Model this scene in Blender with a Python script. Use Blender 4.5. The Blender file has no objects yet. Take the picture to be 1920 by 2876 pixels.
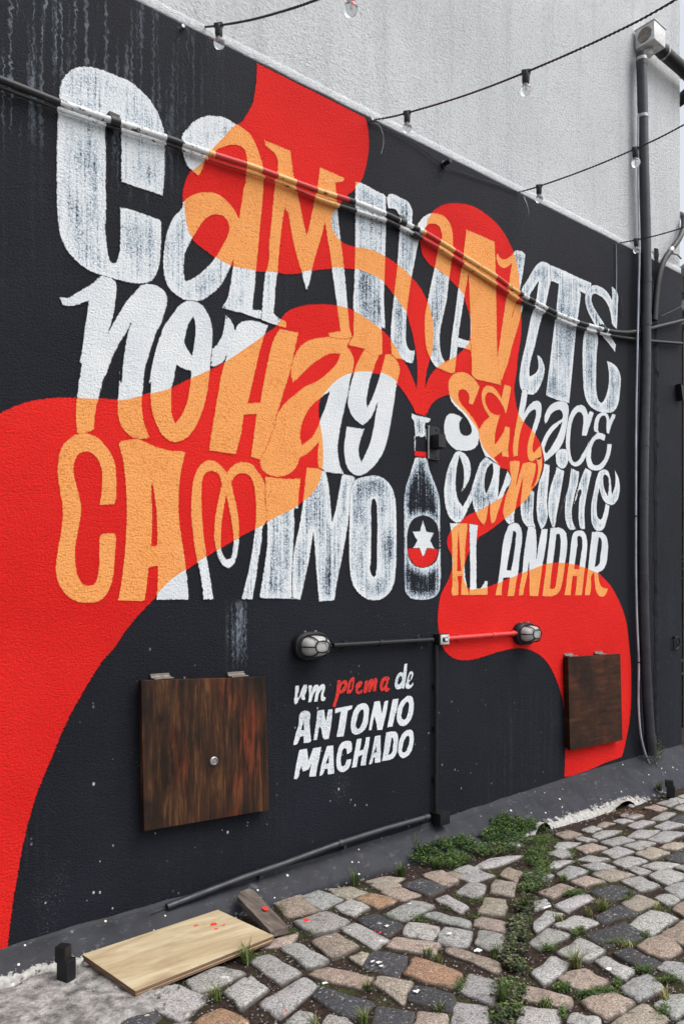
import bpy, bmesh, math, random
import numpy as np
from mathutils import Vector, Matrix, noise as mnoise
from mathutils.geometry import delaunay_2d_cdt
random.seed(7)
scene = bpy.context.scene
COL = scene.collection

# ------------------------------------------------------------------ camera
# wall plane is y = 0 (street side is -y), x runs along the wall, z up.
D, H = 3.3, 1.55                 # camera distance from the wall, eye height
FPX, CX, HY = 2160.0, 960.0, 1665.0   # focal length / centre / horizon, photo pixels (1920 x 2876)
FWD, RGT = (0.633, 0.774), (0.774, -0.633)
cam_d = bpy.data.cameras.new('camera')
cam = bpy.data.objects.new('camera', cam_d)
COL.objects.link(cam)
cam.location = (0, -D, H)
cam.rotation_euler = (math.radians(90), 0, math.atan2(FWD[1], FWD[0]) - math.pi / 2)
cam_d.sensor_width = 36
cam_d.sensor_fit = 'AUTO'
cam_d.lens = FPX / 2876 * 36
cam_d.shift_y = (HY - 1438) / 2876
cam_d.clip_start, cam_d.clip_end = 0.05, 500
scene.camera = cam

# ------------------------------------------------------------------ light: flat overcast day
world = bpy.data.worlds.new('World')
scene.world = world
world.use_nodes = True
wn = world.node_tree
wn.nodes.clear()
SUN_EL, SUN_AZ = math.radians(58), math.radians(150)   # azimuth clockwise from +y
w_out = wn.nodes.new('ShaderNodeOutputWorld')
w_bg = wn.nodes.new('ShaderNodeBackground')
w_sky = wn.nodes.new('ShaderNodeTexSky')
w_sky.sky_type = 'NISHITA'
w_sky.sun_disc = False
w_sky.sun_elevation = SUN_EL
w_sky.sun_rotation = SUN_AZ
w_sky.air_density, w_sky.dust_density, w_sky.ozone_density = 1.0, 4.0, 1.0
w_hs = wn.nodes.new('ShaderNodeHueSaturation')
w_hs.inputs['Saturation'].default_value = 0.34
w_bg.inputs['Strength'].default_value = 0.15
wn.links.new(w_sky.outputs[0], w_hs.inputs['Color'])
wn.links.new(w_hs.outputs[0], w_bg.inputs['Color'])
wn.links.new(w_bg.outputs[0], w_out.inputs['Surface'])
sun_d = bpy.data.lights.new('sun', 'SUN')
sun_d.energy = 0.9
sun_d.angle = math.radians(45)
sun_d.color = (1.0, 0.97, 0.93)
sun = bpy.data.objects.new('sun', sun_d)
COL.objects.link(sun)
sd = Vector((math.sin(SUN_AZ) * math.cos(SUN_EL), math.cos(SUN_AZ) * math.cos(SUN_EL), math.sin(SUN_EL)))
sun.rotation_euler = (-sd).to_track_quat('-Z', 'Y').to_euler()
vs = scene.view_settings
vs.view_transform = 'Standard'
vs.look = 'None'
vs.exposure = 0.72
vs.gamma = 1.0
vs.use_curve_mapping = False

# ------------------------------------------------------------------ helpers
def ray(px, py):
    u, v = (px - CX) / FPX, (HY - py) / FPX
    return Vector((FWD[0] + u * RGT[0], FWD[1] + u * RGT[1], v))
def PT(px, py, off=0.0):
    """photo pixel -> point on the vertical plane `off` metres in front of the wall"""
    d = ray(px, py)
    return Vector((0, -D, H)) + d * ((D - off) / d.y)
def GP(px, py, z=0.0):
    """photo pixel -> point on the horizontal plane at height z"""
    d = ray(px, py)
    return Vector((0, -D, H)) + d * ((z - H) / d.z)
def DP(px, py, t):
    return Vector((0, -D, H)) + ray(px, py) * t
def project(p):
    q = Vector(p) - Vector((0, -D, H))
    f = q.x * FWD[0] + q.y * FWD[1]
    r = q.x * RGT[0] + q.y * RGT[1]
    return (CX + FPX * r / f, HY - FPX * q.z / f, f)

def tag(o, label=None, cat=None, group=None, kind=None):
    for k, v in (('label', label), ('category', cat), ('group', group), ('kind', kind)):
        if v:
            o[k] = v
    return o
def empty(name, loc, label=None, cat=None, group=None, kind=None):
    o = bpy.data.objects.new(name, None)
    COL.objects.link(o)
    o.location = loc
    o.empty_display_size = 0.05
    return tag(o, label, cat, group, kind)
def link_mesh(name, me, parent=None, loc=None):
    o = bpy.data.objects.new(name, me)
    COL.objects.link(o)
    if loc is not None:
        o.location = loc
    if parent is not None:
        o.parent = parent
        pl = Vector((0, 0, 0))
        q = parent
        while q is not None:
            pl += q.location
            q = q.parent
        o.location = Vector(loc if loc is not None else (0, 0, 0)) - pl
    return o
def mesh(name, verts, faces, mats, parent=None, smooth=False, midx=None):
    """object with its origin at the middle of its foot; verts are world positions"""
    vv = np.array([tuple(v) for v in verts], float)
    lo, hi = vv.min(0), vv.max(0)
    org = np.array([(lo[0] + hi[0]) / 2, (lo[1] + hi[1]) / 2, lo[2]])
    me = bpy.data.meshes.new(name)
    me.from_pydata([tuple(v) for v in (vv - org)], [], [tuple(f) for f in faces])
    if not isinstance(mats, (list, tuple)):
        mats = [mats]
    for m in mats:
        me.materials.append(m)
    if midx is not None:
        me.polygons.foreach_set('material_index', midx)
    if smooth:
        me.polygons.foreach_set('use_smooth', [True] * len(me.polygons))
    me.update()
    return link_mesh(name, me, parent, Vector(org))
class MB:
    """collects boxes, tubes, lathes and prisms in world space; build() makes one mesh object"""
    def __init__(s):
        s.v, s.f, s.m = [], [], []
    def add(s, v, f, m=0):
        b = len(s.v)
        s.v += [Vector(q) for q in v]
        s.f += [tuple(i + b for i in q) for q in f]
        s.m += [m] * len(f) if isinstance(m, int) else list(m)
        return s
    def box(s, c, size, rz=0.0, bev=0.0, rot=None, m=0):
        R = rot if rot is not None else Matrix.Rotation(rz, 3, 'Z')
        bm = bmesh.new()
        bmesh.ops.create_cube(bm, size=1)
        for v in bm.verts:
            v.co = Vector((v.co.x * size[0], v.co.y * size[1], v.co.z * size[2]))
        if bev:
            bmesh.ops.bevel(bm, geom=bm.edges[:], offset=bev, segments=2, affect='EDGES', profile=0.6)
        bm.verts.index_update()
        s.add([R @ v.co + Vector(c) for v in bm.verts], [[v.index for v in f.verts] for f in bm.faces], m)
        bm.free()
        return s
    def tube(s, pts, r, n=10, cap=True, m=0):
        pts = [Vector(p) for p in pts]
        k = len(pts)
        rr = r if isinstance(r, (list, tuple)) else [r] * k
        tan = [(pts[min(i + 1, k - 1)] - pts[max(i - 1, 0)]).normalized() for i in range(k)]
        a = tan[0].orthogonal().normalized()
        vs_, fs = [], []
        for i in range(k):
            a = (a - tan[i] * a.dot(tan[i])).normalized()
            b = tan[i].cross(a)
            for j in range(n):
                w = 2 * math.pi * j / n
                vs_.append(pts[i] + (a * math.cos(w) + b * math.sin(w)) * rr[i])
        ms = []
        for i in range(k - 1):
            for j in range(n):
                fs.append((i * n + j, i * n + (j + 1) % n, (i + 1) * n + (j + 1) % n, (i + 1) * n + j))
                ms.append(m if isinstance(m, int) else m[i])
        if cap:
            fs += [tuple(range(n))[::-1], tuple((k - 1) * n + j for j in range(n))]
            ms += [ms[0], ms[-1]]
        return s.add(vs_, fs, ms)
    def lathe(s, c, axis, prof, n=16, m=0):
        """prof: (radius, height along axis)"""
        ax = Vector(axis).normalized()
        pts = [Vector(c) + ax * h for _, h in prof]
        a = ax.orthogonal().normalized()
        b = ax.cross(a)
        vs_, fs = [], []
        for p, (r, _) in zip(pts, prof):
            for j in range(n):
                w = 2 * math.pi * j / n
                vs_.append(p + (a * math.cos(w) + b * math.sin(w)) * max(r, 1e-4))
        for i in range(len(prof) - 1):
            for j in range(n):
                fs.append((i * n + j, i * n + (j + 1) % n, (i + 1) * n + (j + 1) % n, (i + 1) * n + j))
        fs += [tuple(range(n))[::-1], tuple((len(prof) - 1) * n + j for j in range(n))]
        return s.add(vs_, fs, m)
    def slab(s, quad, vec, bev=0.0, m=0):
        """extrude polygon corners by vec"""
        k = len(quad)
        a = [Vector(q) for q in quad]
        b = [q + Vector(vec) for q in a]
        bm = bmesh.new()
        va = [bm.verts.new(q) for q in a]
        vb = [bm.verts.new(q) for q in b]
        bm.faces.new(va[::-1])
        bm.faces.new(vb)
        for i in range(k):
            bm.faces.new((va[i], va[(i + 1) % k], vb[(i + 1) % k], vb[i]))
        bmesh.ops.recalc_face_normals(bm, faces=bm.faces[:])
        if bev:
            bmesh.ops.bevel(bm, geom=bm.edges[:], offset=bev, segments=2, affect='EDGES', profile=0.6)
        bm.verts.index_update()
        s.add([v.co.copy() for v in bm.verts], [[v.index for v in f.verts] for f in bm.faces], m)
        bm.free()
        return s
    def build(s, name, mats, parent=None, smooth=False):
        o = mesh(name, s.v, s.f, mats, parent, smooth, s.m)
        if smooth:
            try:
                o.data.set_sharp_from_angle(angle=math.radians(40))
            except Exception:
                pass
        return o
def smooth_path(pts, n=6):
    P = [Vector(p) for p in pts]
    out = []
    for i in range(len(P) - 1):
        p0, p1, p2, p3 = P[max(i - 1, 0)], P[i], P[i + 1], P[min(i + 2, len(P) - 1)]
        for k in range(n):
            t = k / n
            out.append(0.5 * ((2 * p1) + (p2 - p0) * t + (2 * p0 - 5 * p1 + 4 * p2 - p3) * t * t + (3 * p1 - p0 - 3 * p2 + p3) * t ** 3))
    out.append(P[-1])
    return out

# ------------------------------------------------------------------ materials
class NT:
    def __init__(s, name):
        s.mat = bpy.data.materials.new(name)
        s.mat.use_nodes = True
        s.t = s.mat.node_tree
        s.t.nodes.clear()
        s.out = s.n('ShaderNodeOutputMaterial')
        s.b = s.n('ShaderNodeBsdfPrincipled')
        s.l(s.b.outputs[0], s.out.inputs['Surface'])
        s._pos = None
    def n(s, typ, **kw):
        nd = s.t.nodes.new(typ)
        for k, v in kw.items():
            setattr(nd, k, v)
        return nd
    def l(s, a, b):
        s.t.links.new(a, b)
    def put(s, sock, v):
        if hasattr(v, 'is_output'):
            s.l(v, sock)
        else:
            if isinstance(v, (tuple, list)) and len(v) == 3 and sock.type == 'RGBA':
                v = (*v, 1)
            sock.default_value = v
    def pos(s):
        if s._pos is None:
            s._pos = s.n('ShaderNodeNewGeometry').outputs['Position']
        return s._pos
    def vec(s, scale, src=None, rot=(0, 0, 0), loc=(0, 0, 0)):
        mp = s.n('ShaderNodeMapping')
        mp.inputs['Scale'].default_value = scale
        mp.inputs['Rotation'].default_value = rot
        mp.inputs['Location'].default_value = loc
        s.l(src if src is not None else s.pos(), mp.inputs['Vector'])
        return mp.outputs[0]
    def noise(s, scale, detail=3, rough=0.55, vec=None, dist=0.0):
        nd = s.n('ShaderNodeTexNoise')
        nd.inputs['Scale'].default_value = scale
        nd.inputs['Detail'].default_value = detail
        nd.inputs['Roughness'].default_value = rough
        nd.inputs['Distortion'].default_value = dist
        s.l(vec if vec is not None else s.pos(), nd.inputs['Vector'])
        return nd.outputs['Fac']
    def voro(s, scale, vec=None, feature='F1', out='Distance', rnd=1.0):
        nd = s.n('ShaderNodeTexVoronoi', feature=feature)
        nd.inputs['Scale'].default_value = scale
        nd.inputs['Randomness'].default_value = rnd
        s.l(vec if vec is not None else s.pos(), nd.inputs['Vector'])
        return nd.outputs[out]
    def math(s, op, a, b=0.0, c=0.0, clamp=False):
        nd = s.n('ShaderNodeMath', operation=op, use_clamp=clamp)
        for sk, v in zip(nd.inputs, (a, b, c)):
            s.put(sk, v)
        return nd.outputs[0]
    def rng(s, v, a, b, c=0.0, d=1.0):
        nd = s.n('ShaderNodeMapRange')
        nd.clamp = True
        for sk, q in zip(nd.inputs, (v, a, b, c, d)):
            s.put(sk, q)
        return nd.outputs[0]
    def mix(s, f, a, b, blend='MIX'):
        nd = s.n('ShaderNodeMix', data_type='RGBA', blend_type=blend)
        s.put(nd.inputs[0], f)
        s.put(nd.inputs[6], a)
        s.put(nd.inputs[7], b)
        return nd.outputs[2]
    def ramp(s, f, stops, interp='LINEAR'):
        nd = s.n('ShaderNodeValToRGB')
        nd.color_ramp.interpolation = interp
        els = nd.color_ramp.elements
        while len(els) < len(stops):
            els.new(0.5)
        for e, (p, c) in zip(els, stops):
            e.position = p
            e.color = (*c, 1) if len(c) == 3 else c
        s.l(f, nd.inputs[0])
        return nd.outputs[0]
    def bump(s, h, strength=0.5, dist=0.01, normal=None):
        nd = s.n('ShaderNodeBump')
        nd.inputs['Strength'].default_value = strength
        nd.inputs['Distance'].default_value = dist
        s.l(h, nd.inputs['Height'])
        if normal is not None:
            s.l(normal, nd.inputs['Normal'])
        return nd.outputs[0]
    def done(s, col=None, rough=0.7, normal=None, metal=0.0, spec=0.5):
        if col is not None:
            s.put(s.b.inputs['Base Color'], col)
        s.put(s.b.inputs['Roughness'], rough)
        s.put(s.b.inputs['Metallic'], metal)
        s.put(s.b.inputs['Specular IOR Level'], spec)
        if normal is not None:
            s.l(normal, s.b.inputs['Normal'])
        return s.mat
    def attr(s, name):
        return s.n('ShaderNodeAttribute', attribute_name=name).outputs['Fac']
    def xyz(s):
        nd = s.n('ShaderNodeSeparateXYZ')
        s.l(s.pos(), nd.inputs[0])
        return nd.outputs

M = {}
BLACK = (0.0098, 0.0110, 0.0165)
RED = (0.68, 0.022, 0.016)
ORANGE = (0.84, 0.31, 0.075)
WHITE = (0.74, 0.77, 0.79)

def roughcast(nt, k=1.0):
    """spatter-dash render: height field shared by every paint on the wall"""
    a = nt.noise(92, 5, 0.66, nt.vec((0.85, 1, 1.25), rot=(0, 0.5, 0)), 0.5)
    b = nt.noise(16, 3, 0.5)
    c = nt.noise(190, 2, 0.6)
    h = nt.math('MULTIPLY_ADD', b, 0.30, a)
    h = nt.math('MULTIPLY_ADD', c, 0.30, h)
    return a, h, nt.bump(h, 1.0 * k, 0.0115)

def wall_black():
    nt = NT('black wall paint')
    a, h, nrm = roughcast(nt)
    x, y, z = nt.xyz()
    big = nt.noise(1.3, 4, 0.6)
    col = nt.mix(nt.rng(big, 0.35, 0.7), tuple(c * 0.85 for c in BLACK), tuple(c * 1.35 for c in BLACK))
    # chalky runs under the top of the wall and faint ones elsewhere
    wig = nt.n('ShaderNodeVectorMath', operation='MULTIPLY_ADD')
    wnz = nt.n('ShaderNodeTexNoise')
    wnz.inputs['Scale'].default_value = 38
    wnz.inputs['Detail'].default_value = 2
    nt.l(nt.pos(), wnz.inputs['Vector'])
    nt.l(wnz.outputs['Color'], wig.inputs[0])
    wig.inputs[1].default_value = (0.045, 0, 0)
    nt.l(nt.pos(), wig.inputs[2])
    st = nt.noise(1.0, 3, 0.55, nt.vec((44, 1, 1.0), wig.outputs[0]))
    wob = nt.noise(1.0, 3, 0.6, nt.vec((50, 1, 24)))
    runs = nt.math('MULTIPLY', nt.rng(st, 0.53, 0.60), nt.rng(wob, 0.34, 0.60))
    edge_n = nt.noise(3.0, 3, 0.6, nt.vec((1, 1, 0.25)))
    zlim = nt.math('MULTIPLY_ADD', edge_n, 1.5, z)
    m1 = nt.math('MULTIPLY', nt.rng(zlim, 4.15, 4.6), nt.rng(x, 2.0, 1.1))
    patch = nt.rng(nt.noise(0.9, 2, 0.5, nt.vec((1, 1, 0.6), loc=(3, 0, 1))), 0.50, 0.68)
    m2 = nt.math('MULTIPLY', patch, 0.07)
    m3 = nt.math('MULTIPLY', nt.rng(nt.math('ABSOLUTE', nt.math('SUBTRACT', x, 2.03)), 0.075, 0.03), nt.math('MULTIPLY', nt.rng(z, 1.52, 1.48), nt.rng(z, 1.16, 1.32)))
    m2 = nt.math('ADD', m2, m3)
    mm = nt.math('MULTIPLY', runs, nt.math('ADD', m1, m2, clamp=True))
    col = nt.mix(nt.math('MULTIPLY', mm, 0.8), col, (0.21, 0.25, 0.29))
    # spatter of pale paint low on the wall
    vd = nt.voro(34, nt.vec((1, 1, 0.75)))
    vr = nt.voro(34, nt.vec((1, 1, 0.75)), out='Color')
    sp = nt.n('ShaderNodeSeparateColor')
    nt.l(vr, sp.inputs[0])
    rad = nt.rng(sp.outputs[0], 0.74, 1.0, 0.0, 0.21)
    dot = nt.math('LESS_THAN', vd, rad)
    zone = nt.rng(nt.noise(2.3, 3, 0.6), 0.42, 0.56)
    low = nt.math('MULTIPLY', nt.rng(z, 1.5, 0.7), nt.rng(x, 4.2, 2.6, 0.25, 1.0))
    dot = nt.math('MULTIPLY', dot, nt.math('MULTIPLY', zone, low))
    col = nt.mix(dot, col, (0.45, 0.47, 0.48))
    scr = nt.math('MULTIPLY', nt.rng(nt.noise(120, 2, 0.7), 0.60, 0.66), nt.rng(nt.noise(2.0, 3, 0.5, nt.vec((1, 1, 1), loc=(5, 1, 2))), 0.60, 0.70))
    col = nt.mix(nt.math('MULTIPLY', nt.math('MULTIPLY', scr, low), 0.55), col, (0.5, 0.52, 0.54))
    return nt.done(col, 0.66, nrm, spec=0.16)
M['black_wall'] = wall_black()

def ragged(nt, reach):
    """0 inside the stroke, 1 where the brush missed the very rim"""
    e = nt.attr('edge')
    k = nt.math('MULTIPLY', nt.rng(nt.noise(150, 3, 0.7), 0.42, 0.72), reach)
    return nt.math('LESS_THAN', e, k)

def red_paint():
    nt = NT('red wall paint')
    a, h, nrm = roughcast(nt)
    big = nt.noise(1.1, 3, 0.55)
    col = nt.mix(nt.rng(big, 0.35, 0.68), (0.66, 0.016, 0.014), (0.80, 0.025, 0.019))
    pits = nt.math('MULTIPLY', nt.rng(nt.noise(30, 3, 0.7), 0.70, 0.76), nt.rng(nt.noise(1.7, 2, 0.5, nt.vec((1, 1, 1), loc=(9, 2, 3))), 0.50, 0.62))
    col = nt.mix(pits, col, (0.06, 0.01, 0.01))
    col = nt.mix(ragged(nt, 0.008), col, BLACK)
    return nt.done(col, 0.7, nrm, spec=0.08)
M['red'] = red_paint()

def orange_paint():
    nt = NT('orange letter paint')
    a, h, nrm = roughcast(nt)
    thin = nt.rng(nt.math('MULTIPLY_ADD', nt.noise(5, 3, 0.6), 0.4, a), 0.50, 0.70)
    col = nt.mix(thin, (0.78, 0.265, 0.065), (0.92, 0.385, 0.118))
    col = nt.mix(nt.rng(a, 0.36, 0.28), col, (0.42, 0.09, 0.02))
    pale = nt.math('MULTIPLY', nt.rng(nt.noise(3.2, 3, 0.6), 0.60, 0.74), nt.rng(nt.noise(60, 3, 0.7), 0.5, 0.68))
    col = nt.mix(nt.math('MULTIPLY', pale, 0.7), col, (0.85, 0.6, 0.42))
    col = nt.mix(ragged(nt, 0.006), col, RED)
    return nt.done(col, 0.7, nrm, spec=0.08)
M['orange'] = orange_paint()

def white_paint():
    nt = NT('white letter paint')
    a, h, nrm = roughcast(nt, 0.9)
    col = nt.mix(nt.rng(nt.noise(4, 3, 0.6), 0.35, 0.7), (0.68, 0.72, 0.75), (0.80, 0.82, 0.83))
    col = nt.mix(nt.rng(a, 0.30, 0.24), col, (0.10, 0.11, 0.13))
    col = nt.mix(ragged(nt, 0.008), col, BLACK)
    return nt.done(col, 0.66, nrm, spec=0.12)
M['white'] = white_paint()

def dry_paint(name, level, rimk, fall, reach=0.008, sk=1.25):
    """brush dragged over the render: only the high points take paint, thinner away from the rim"""
    nt = NT(name)
    a, h, nrm = roughcast(nt, 0.9)
    e = nt.attr('edge')
    rim = nt.rng(e, 0.006, fall, 1.0, 0.0)
    st = nt.noise(1.0, 3, 0.6, nt.vec((78, 78, 2.6)))
    cl = nt.noise(4.0, 3, 0.6)
    g = nt.noise(135, 2, 0.65, nt.vec((1, 1, 1.2), rot=(0, 0.5, 0)))
    v = nt.math('MULTIPLY_ADD', nt.math('SUBTRACT', g, 0.5), 1.45, level)
    v = nt.math('MULTIPLY_ADD', nt.math('SUBTRACT', a, 0.5), 0.8, v)
    v = nt.math('MULTIPLY_ADD', nt.math('SUBTRACT', st, 0.5), sk, v)
    v = nt.math('MULTIPLY_ADD', nt.math('SUBTRACT', cl, 0.5), 1.1, v)
    v = nt.math('MULTIPLY_ADD', rim, rimk, v)
    col = nt.ramp(v, [(0.12, BLACK), (0.27, (0.20, 0.25, 0.31)), (0.48, (0.50, 0.575, 0.635)), (0.74, (0.77, 0.80, 0.82))])
    col = nt.mix(ragged(nt, reach), col, BLACK)
    return nt.done(col, 0.68, nrm, spec=0.12)
M['dry'] = dry_paint('dry brushed white paint', 0.47, 0.34, 0.045)
M['dry_thick'] = dry_paint('loaded dry brushed white paint', 0.58, 0.22, 0.06)
M['dry_caption'] = dry_paint('caption white paint', 0.74, 0.05, 0.02, 0.003, 0.3)
M['dry_bottle'] = dry_paint('thin smoky white paint', -0.02, 0.62, 0.060)

def red_letter():
    nt = NT('red caption paint')
    a, h, nrm = roughcast(nt, 0.9)
    g = nt.noise(105, 3, 0.7)
    col = nt.mix(nt.rng(g, 0.36, 0.46), (0.12, 0.014, 0.013), (0.68, 0.03, 0.02))
    return nt.done(col, 0.62, nrm, spec=0.3)
M['red_caption'] = red_letter()

def grey_render():
    nt = NT('grey cement render')
    a = nt.noise(62, 4, 0.7, nt.vec((0.85, 1, 1.25), rot=(0, 0.5, 0)), 0.5)
    g = nt.noise(150, 2, 0.7)
    h = nt.math('MULTIPLY_ADD', g, 0.4, a)
    col = nt.mix(nt.rng(nt.noise(0.9, 4, 0.6), 0.3, 0.72), (0.56, 0.58, 0.595), (0.71, 0.73, 0.745))
    col = nt.mix(nt.math('MULTIPLY', nt.rng(nt.math('MULTIPLY_ADD', g, 0.5, a), 0.74, 0.58), 0.55), col, (0.28, 0.29, 0.30))
    streak = nt.rng(nt.noise(1, 3, 0.6, nt.vec((9, 9, 0.5))), 0.5, 0.75)
    col = nt.mix(nt.math('MULTIPLY', streak, 0.22), col, (0.27, 0.28, 0.29))
    return nt.done(col, 0.9, nt.bump(h, 1.0, 0.014), spec=0.15)
M['grey'] = grey_render()

def plain(name, col, rough=0.5, metal=0.0, var=0.25, scale=20, bumpk=0.15, spec=0.5):
    nt = NT(name)
    n = nt.noise(scale, 4, 0.6)
    c = nt.mix(nt.rng(n, 0.3, 0.7), tuple(q * (1 - var) for q in col), tuple(min(1, q * (1 + var)) for q in col))
    r = nt.rng(nt.noise(scale * 2.1, 3, 0.6), 0.3, 0.7, max(0.05, rough - 0.12), min(1, rough + 0.12))
    return nt.done(c, r, nt.bump(n, bumpk, 0.004), metal, spec)
M['black_metal'] = plain('black painted metal', (0.0105, 0.0108, 0.0128), 0.45, spec=0.3)
M['pipe'] = plain('dark grey plastic pipe', (0.022, 0.0235, 0.030), 0.46, var=0.35, scale=9)
M['rubber'] = plain('black cable sheath', (0.012, 0.012, 0.013), 0.55, var=0.3)
M['red_pipe'] = plain('red painted conduit', (0.60, 0.035, 0.035), 0.42, var=0.12)
M['steel'] = plain('worn grey steel', (0.36, 0.36, 0.36), 0.42, 0.7, var=0.35, scale=60)
M['galv'] = plain('galvanised hinge steel', (0.20, 0.175, 0.155), 0.6, 0.4, var=0.4, scale=50)
M['pale_cable'] = plain('pale grey cable', (0.36, 0.38, 0.44), 0.5, var=0.35, scale=6)
M['white_plastic'] = plain('off white plastic', (0.70, 0.70, 0.68), 0.4, var=0.1)
M['alu_box'] = plain('cast alloy box', (0.55, 0.55, 0.54), 0.45, 0.35, var=0.25, scale=30)

def chipped(name, base, under, amount=0.60, scale=14):
    """painted bar with worn patches"""
    nt = NT(name)
    n = nt.noise(scale, 4, 0.7, nt.vec((1, 1, 2.2)))
    col = nt.mix(nt.rng(n, amount, amount + 0.04), base, under)
    return nt.done(col, 0.5, nt.bump(n, 0.2, 0.003), spec=0.4)
M['cable_black'] = chipped('black paint on cable', (0.02, 0.02, 0.023), (0.06, 0.06, 0.065), 0.62, 20)
M['cable_white'] = chipped('white paint on cable', (0.66, 0.68, 0.69), (0.03, 0.03, 0.033), 0.57, 26)
M['cable_red'] = chipped('red paint on cable', (0.50, 0.03, 0.025), (0.10, 0.02, 0.02), 0.62, 22)
M['cable_orange'] = chipped('yellow paint on cable', (0.72, 0.40, 0.13), (0.12, 0.06, 0.02), 0.58, 26)

def glass(name, frosted):
    nt = NT(name)
    nt.b.inputs['Transmission Weight'].default_value = 0.9 if not frosted else 0.35
    nt.b.inputs['IOR'].default_value = 1.38
    rib = nt.noise(60, 2, 0.5)
    return nt.done((0.9, 0.92, 0.93) if not frosted else (0.62, 0.62, 0.60), 0.03 if not frosted else 0.22, nt.bump(rib, 0.1, 0.002))
M['glass'] = glass('clear bulb glass', False)
M['lamp_glass'] = glass('dusty ribbed lamp glass', True)

def stained_wood(name, dark, mid, light, rust, vertical=True):
    nt = NT(name)
    v = nt.vec((26, 26, 2.4)) if vertical else nt.vec((1.8, 1.8, 15))
    g1 = nt.noise(1.6, 5, 0.65, v, 0.4)
    g2 = nt.noise(6, 4, 0.6, v)
    patch = nt.noise(4.0, 4, 0.65, nt.vec((1.2, 1.2, 0.7)))
    col = nt.ramp(g1, [(0.30, dark), (0.50, mid), (0.66, light)])
    col = nt.mix(nt.rng(patch, 0.58, 0.38, 0.0, 0.92), col, dark)
    rs = nt.math('MULTIPLY', nt.rng(nt.noise(3.1, 4, 0.6, nt.vec((1.5, 1.5, 0.6), loc=(4, 0, 2))), 0.53, 0.70), nt.rng(g1, 0.40, 0.6))
    col = nt.mix(nt.math('MULTIPLY', rs, 0.75), col, rust)
    lines = nt.math('MULTIPLY', nt.rng(g2, 0.55, 0.75), 0.5)
    col = nt.mix(lines, col, dark)
    dots = nt.voro(22, nt.vec((1, 1, 0.6)))
    dcol = nt.voro(22, nt.vec((1, 1, 0.6)), out='Color')
    sp = nt.n('ShaderNodeSeparateColor')
    nt.l(dcol, sp.inputs[0])
    d = nt.math('LESS_THAN', dots, nt.rng(sp.outputs[1], 0.86, 1.0, 0.0, 0.11))
    col = nt.mix(d, col, (0.62, 0.55, 0.48))
    return nt.done(col, 0.5, nt.bump(g2, 0.25, 0.003), spec=0.18)
M['hatch_wood'] = stained_wood('weathered varnished plywood', (0.010, 0.007, 0.006), (0.046, 0.020, 0.0105), (0.125, 0.056, 0.022), (0.19, 0.030, 0.011))
M['hatch_wood_dark'] = stained_wood('dark reddish varnished plywood', (0.014, 0.007, 0.005), (0.046, 0.017, 0.008), (0.085, 0.032, 0.014), (0.105, 0.024, 0.009), False)

def plywood():
    nt = NT('raw pale plywood')
    v = nt.vec((1.0, 6, 6), rot=(0, 0, 0.06))
    g = nt.noise(2.2, 5, 0.62, v, 0.8)
    f = nt.noise(22, 3, 0.6, v)
    col = nt.ramp(g, [(0.25, (0.26, 0.18, 0.10)), (0.44, (0.38, 0.30, 0.185)), (0.64, (0.50, 0.425, 0.285))])
    col = nt.mix(nt.math('MULTIPLY', nt.rng(f, 0.5, 0.75), 0.35), col, (0.30, 0.19, 0.09))
    st = nt.rng(nt.noise(5.5, 3, 0.6), 0.60, 0.72)
    col = nt.mix(nt.math('MULTIPLY', st, 0.35), col, (0.27, 0.20, 0.14))
    return nt.done(col, 0.7, nt.bump(f, 0.15, 0.003), spec=0.25)
M['plywood'] = plywood()
def ply_edge():
    nt = NT('layered plywood edge')
    x, y, z = nt.xyz()
    w = nt.n('ShaderNodeTexWave', bands_direction='Z')
    w.inputs['Scale'].default_value = 55
    w.inputs['Distortion'].default_value = 1.2
    nt.l(nt.pos(), w.inputs['Vector'])
    col = nt.mix(nt.rng(w.outputs['Fac'], 0.35, 0.65), (0.05, 0.025, 0.015), (0.26, 0.16, 0.09))
    return nt.done(col, 0.75)
M['ply_edge'] = ply_edge()
def old_plank():
    nt = NT('weathered grey brown plank')
    g = nt.noise(3, 5, 0.65, nt.vec((9, 1.4, 9)), 0.6)
    col = nt.ramp(g, [(0.3, (0.055, 0.045, 0.038)), (0.55, (0.14, 0.115, 0.095)), (0.75, (0.24, 0.21, 0.18))])
    sm = nt.math('MULTIPLY', nt.rng(nt.noise(9, 4, 0.65, nt.vec((1, 0.5, 1))), 0.58, 0.68), nt.rng(nt.noise(60, 2), 0.35, 0.6))
    col = nt.mix(nt.math('MULTIPLY', sm, 0.7), col, (0.55, 0.54, 0.52))
    return nt.done(col, 0.8, nt.bump(g, 0.3, 0.004), spec=0.25)
M['plank'] = old_plank()

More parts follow.
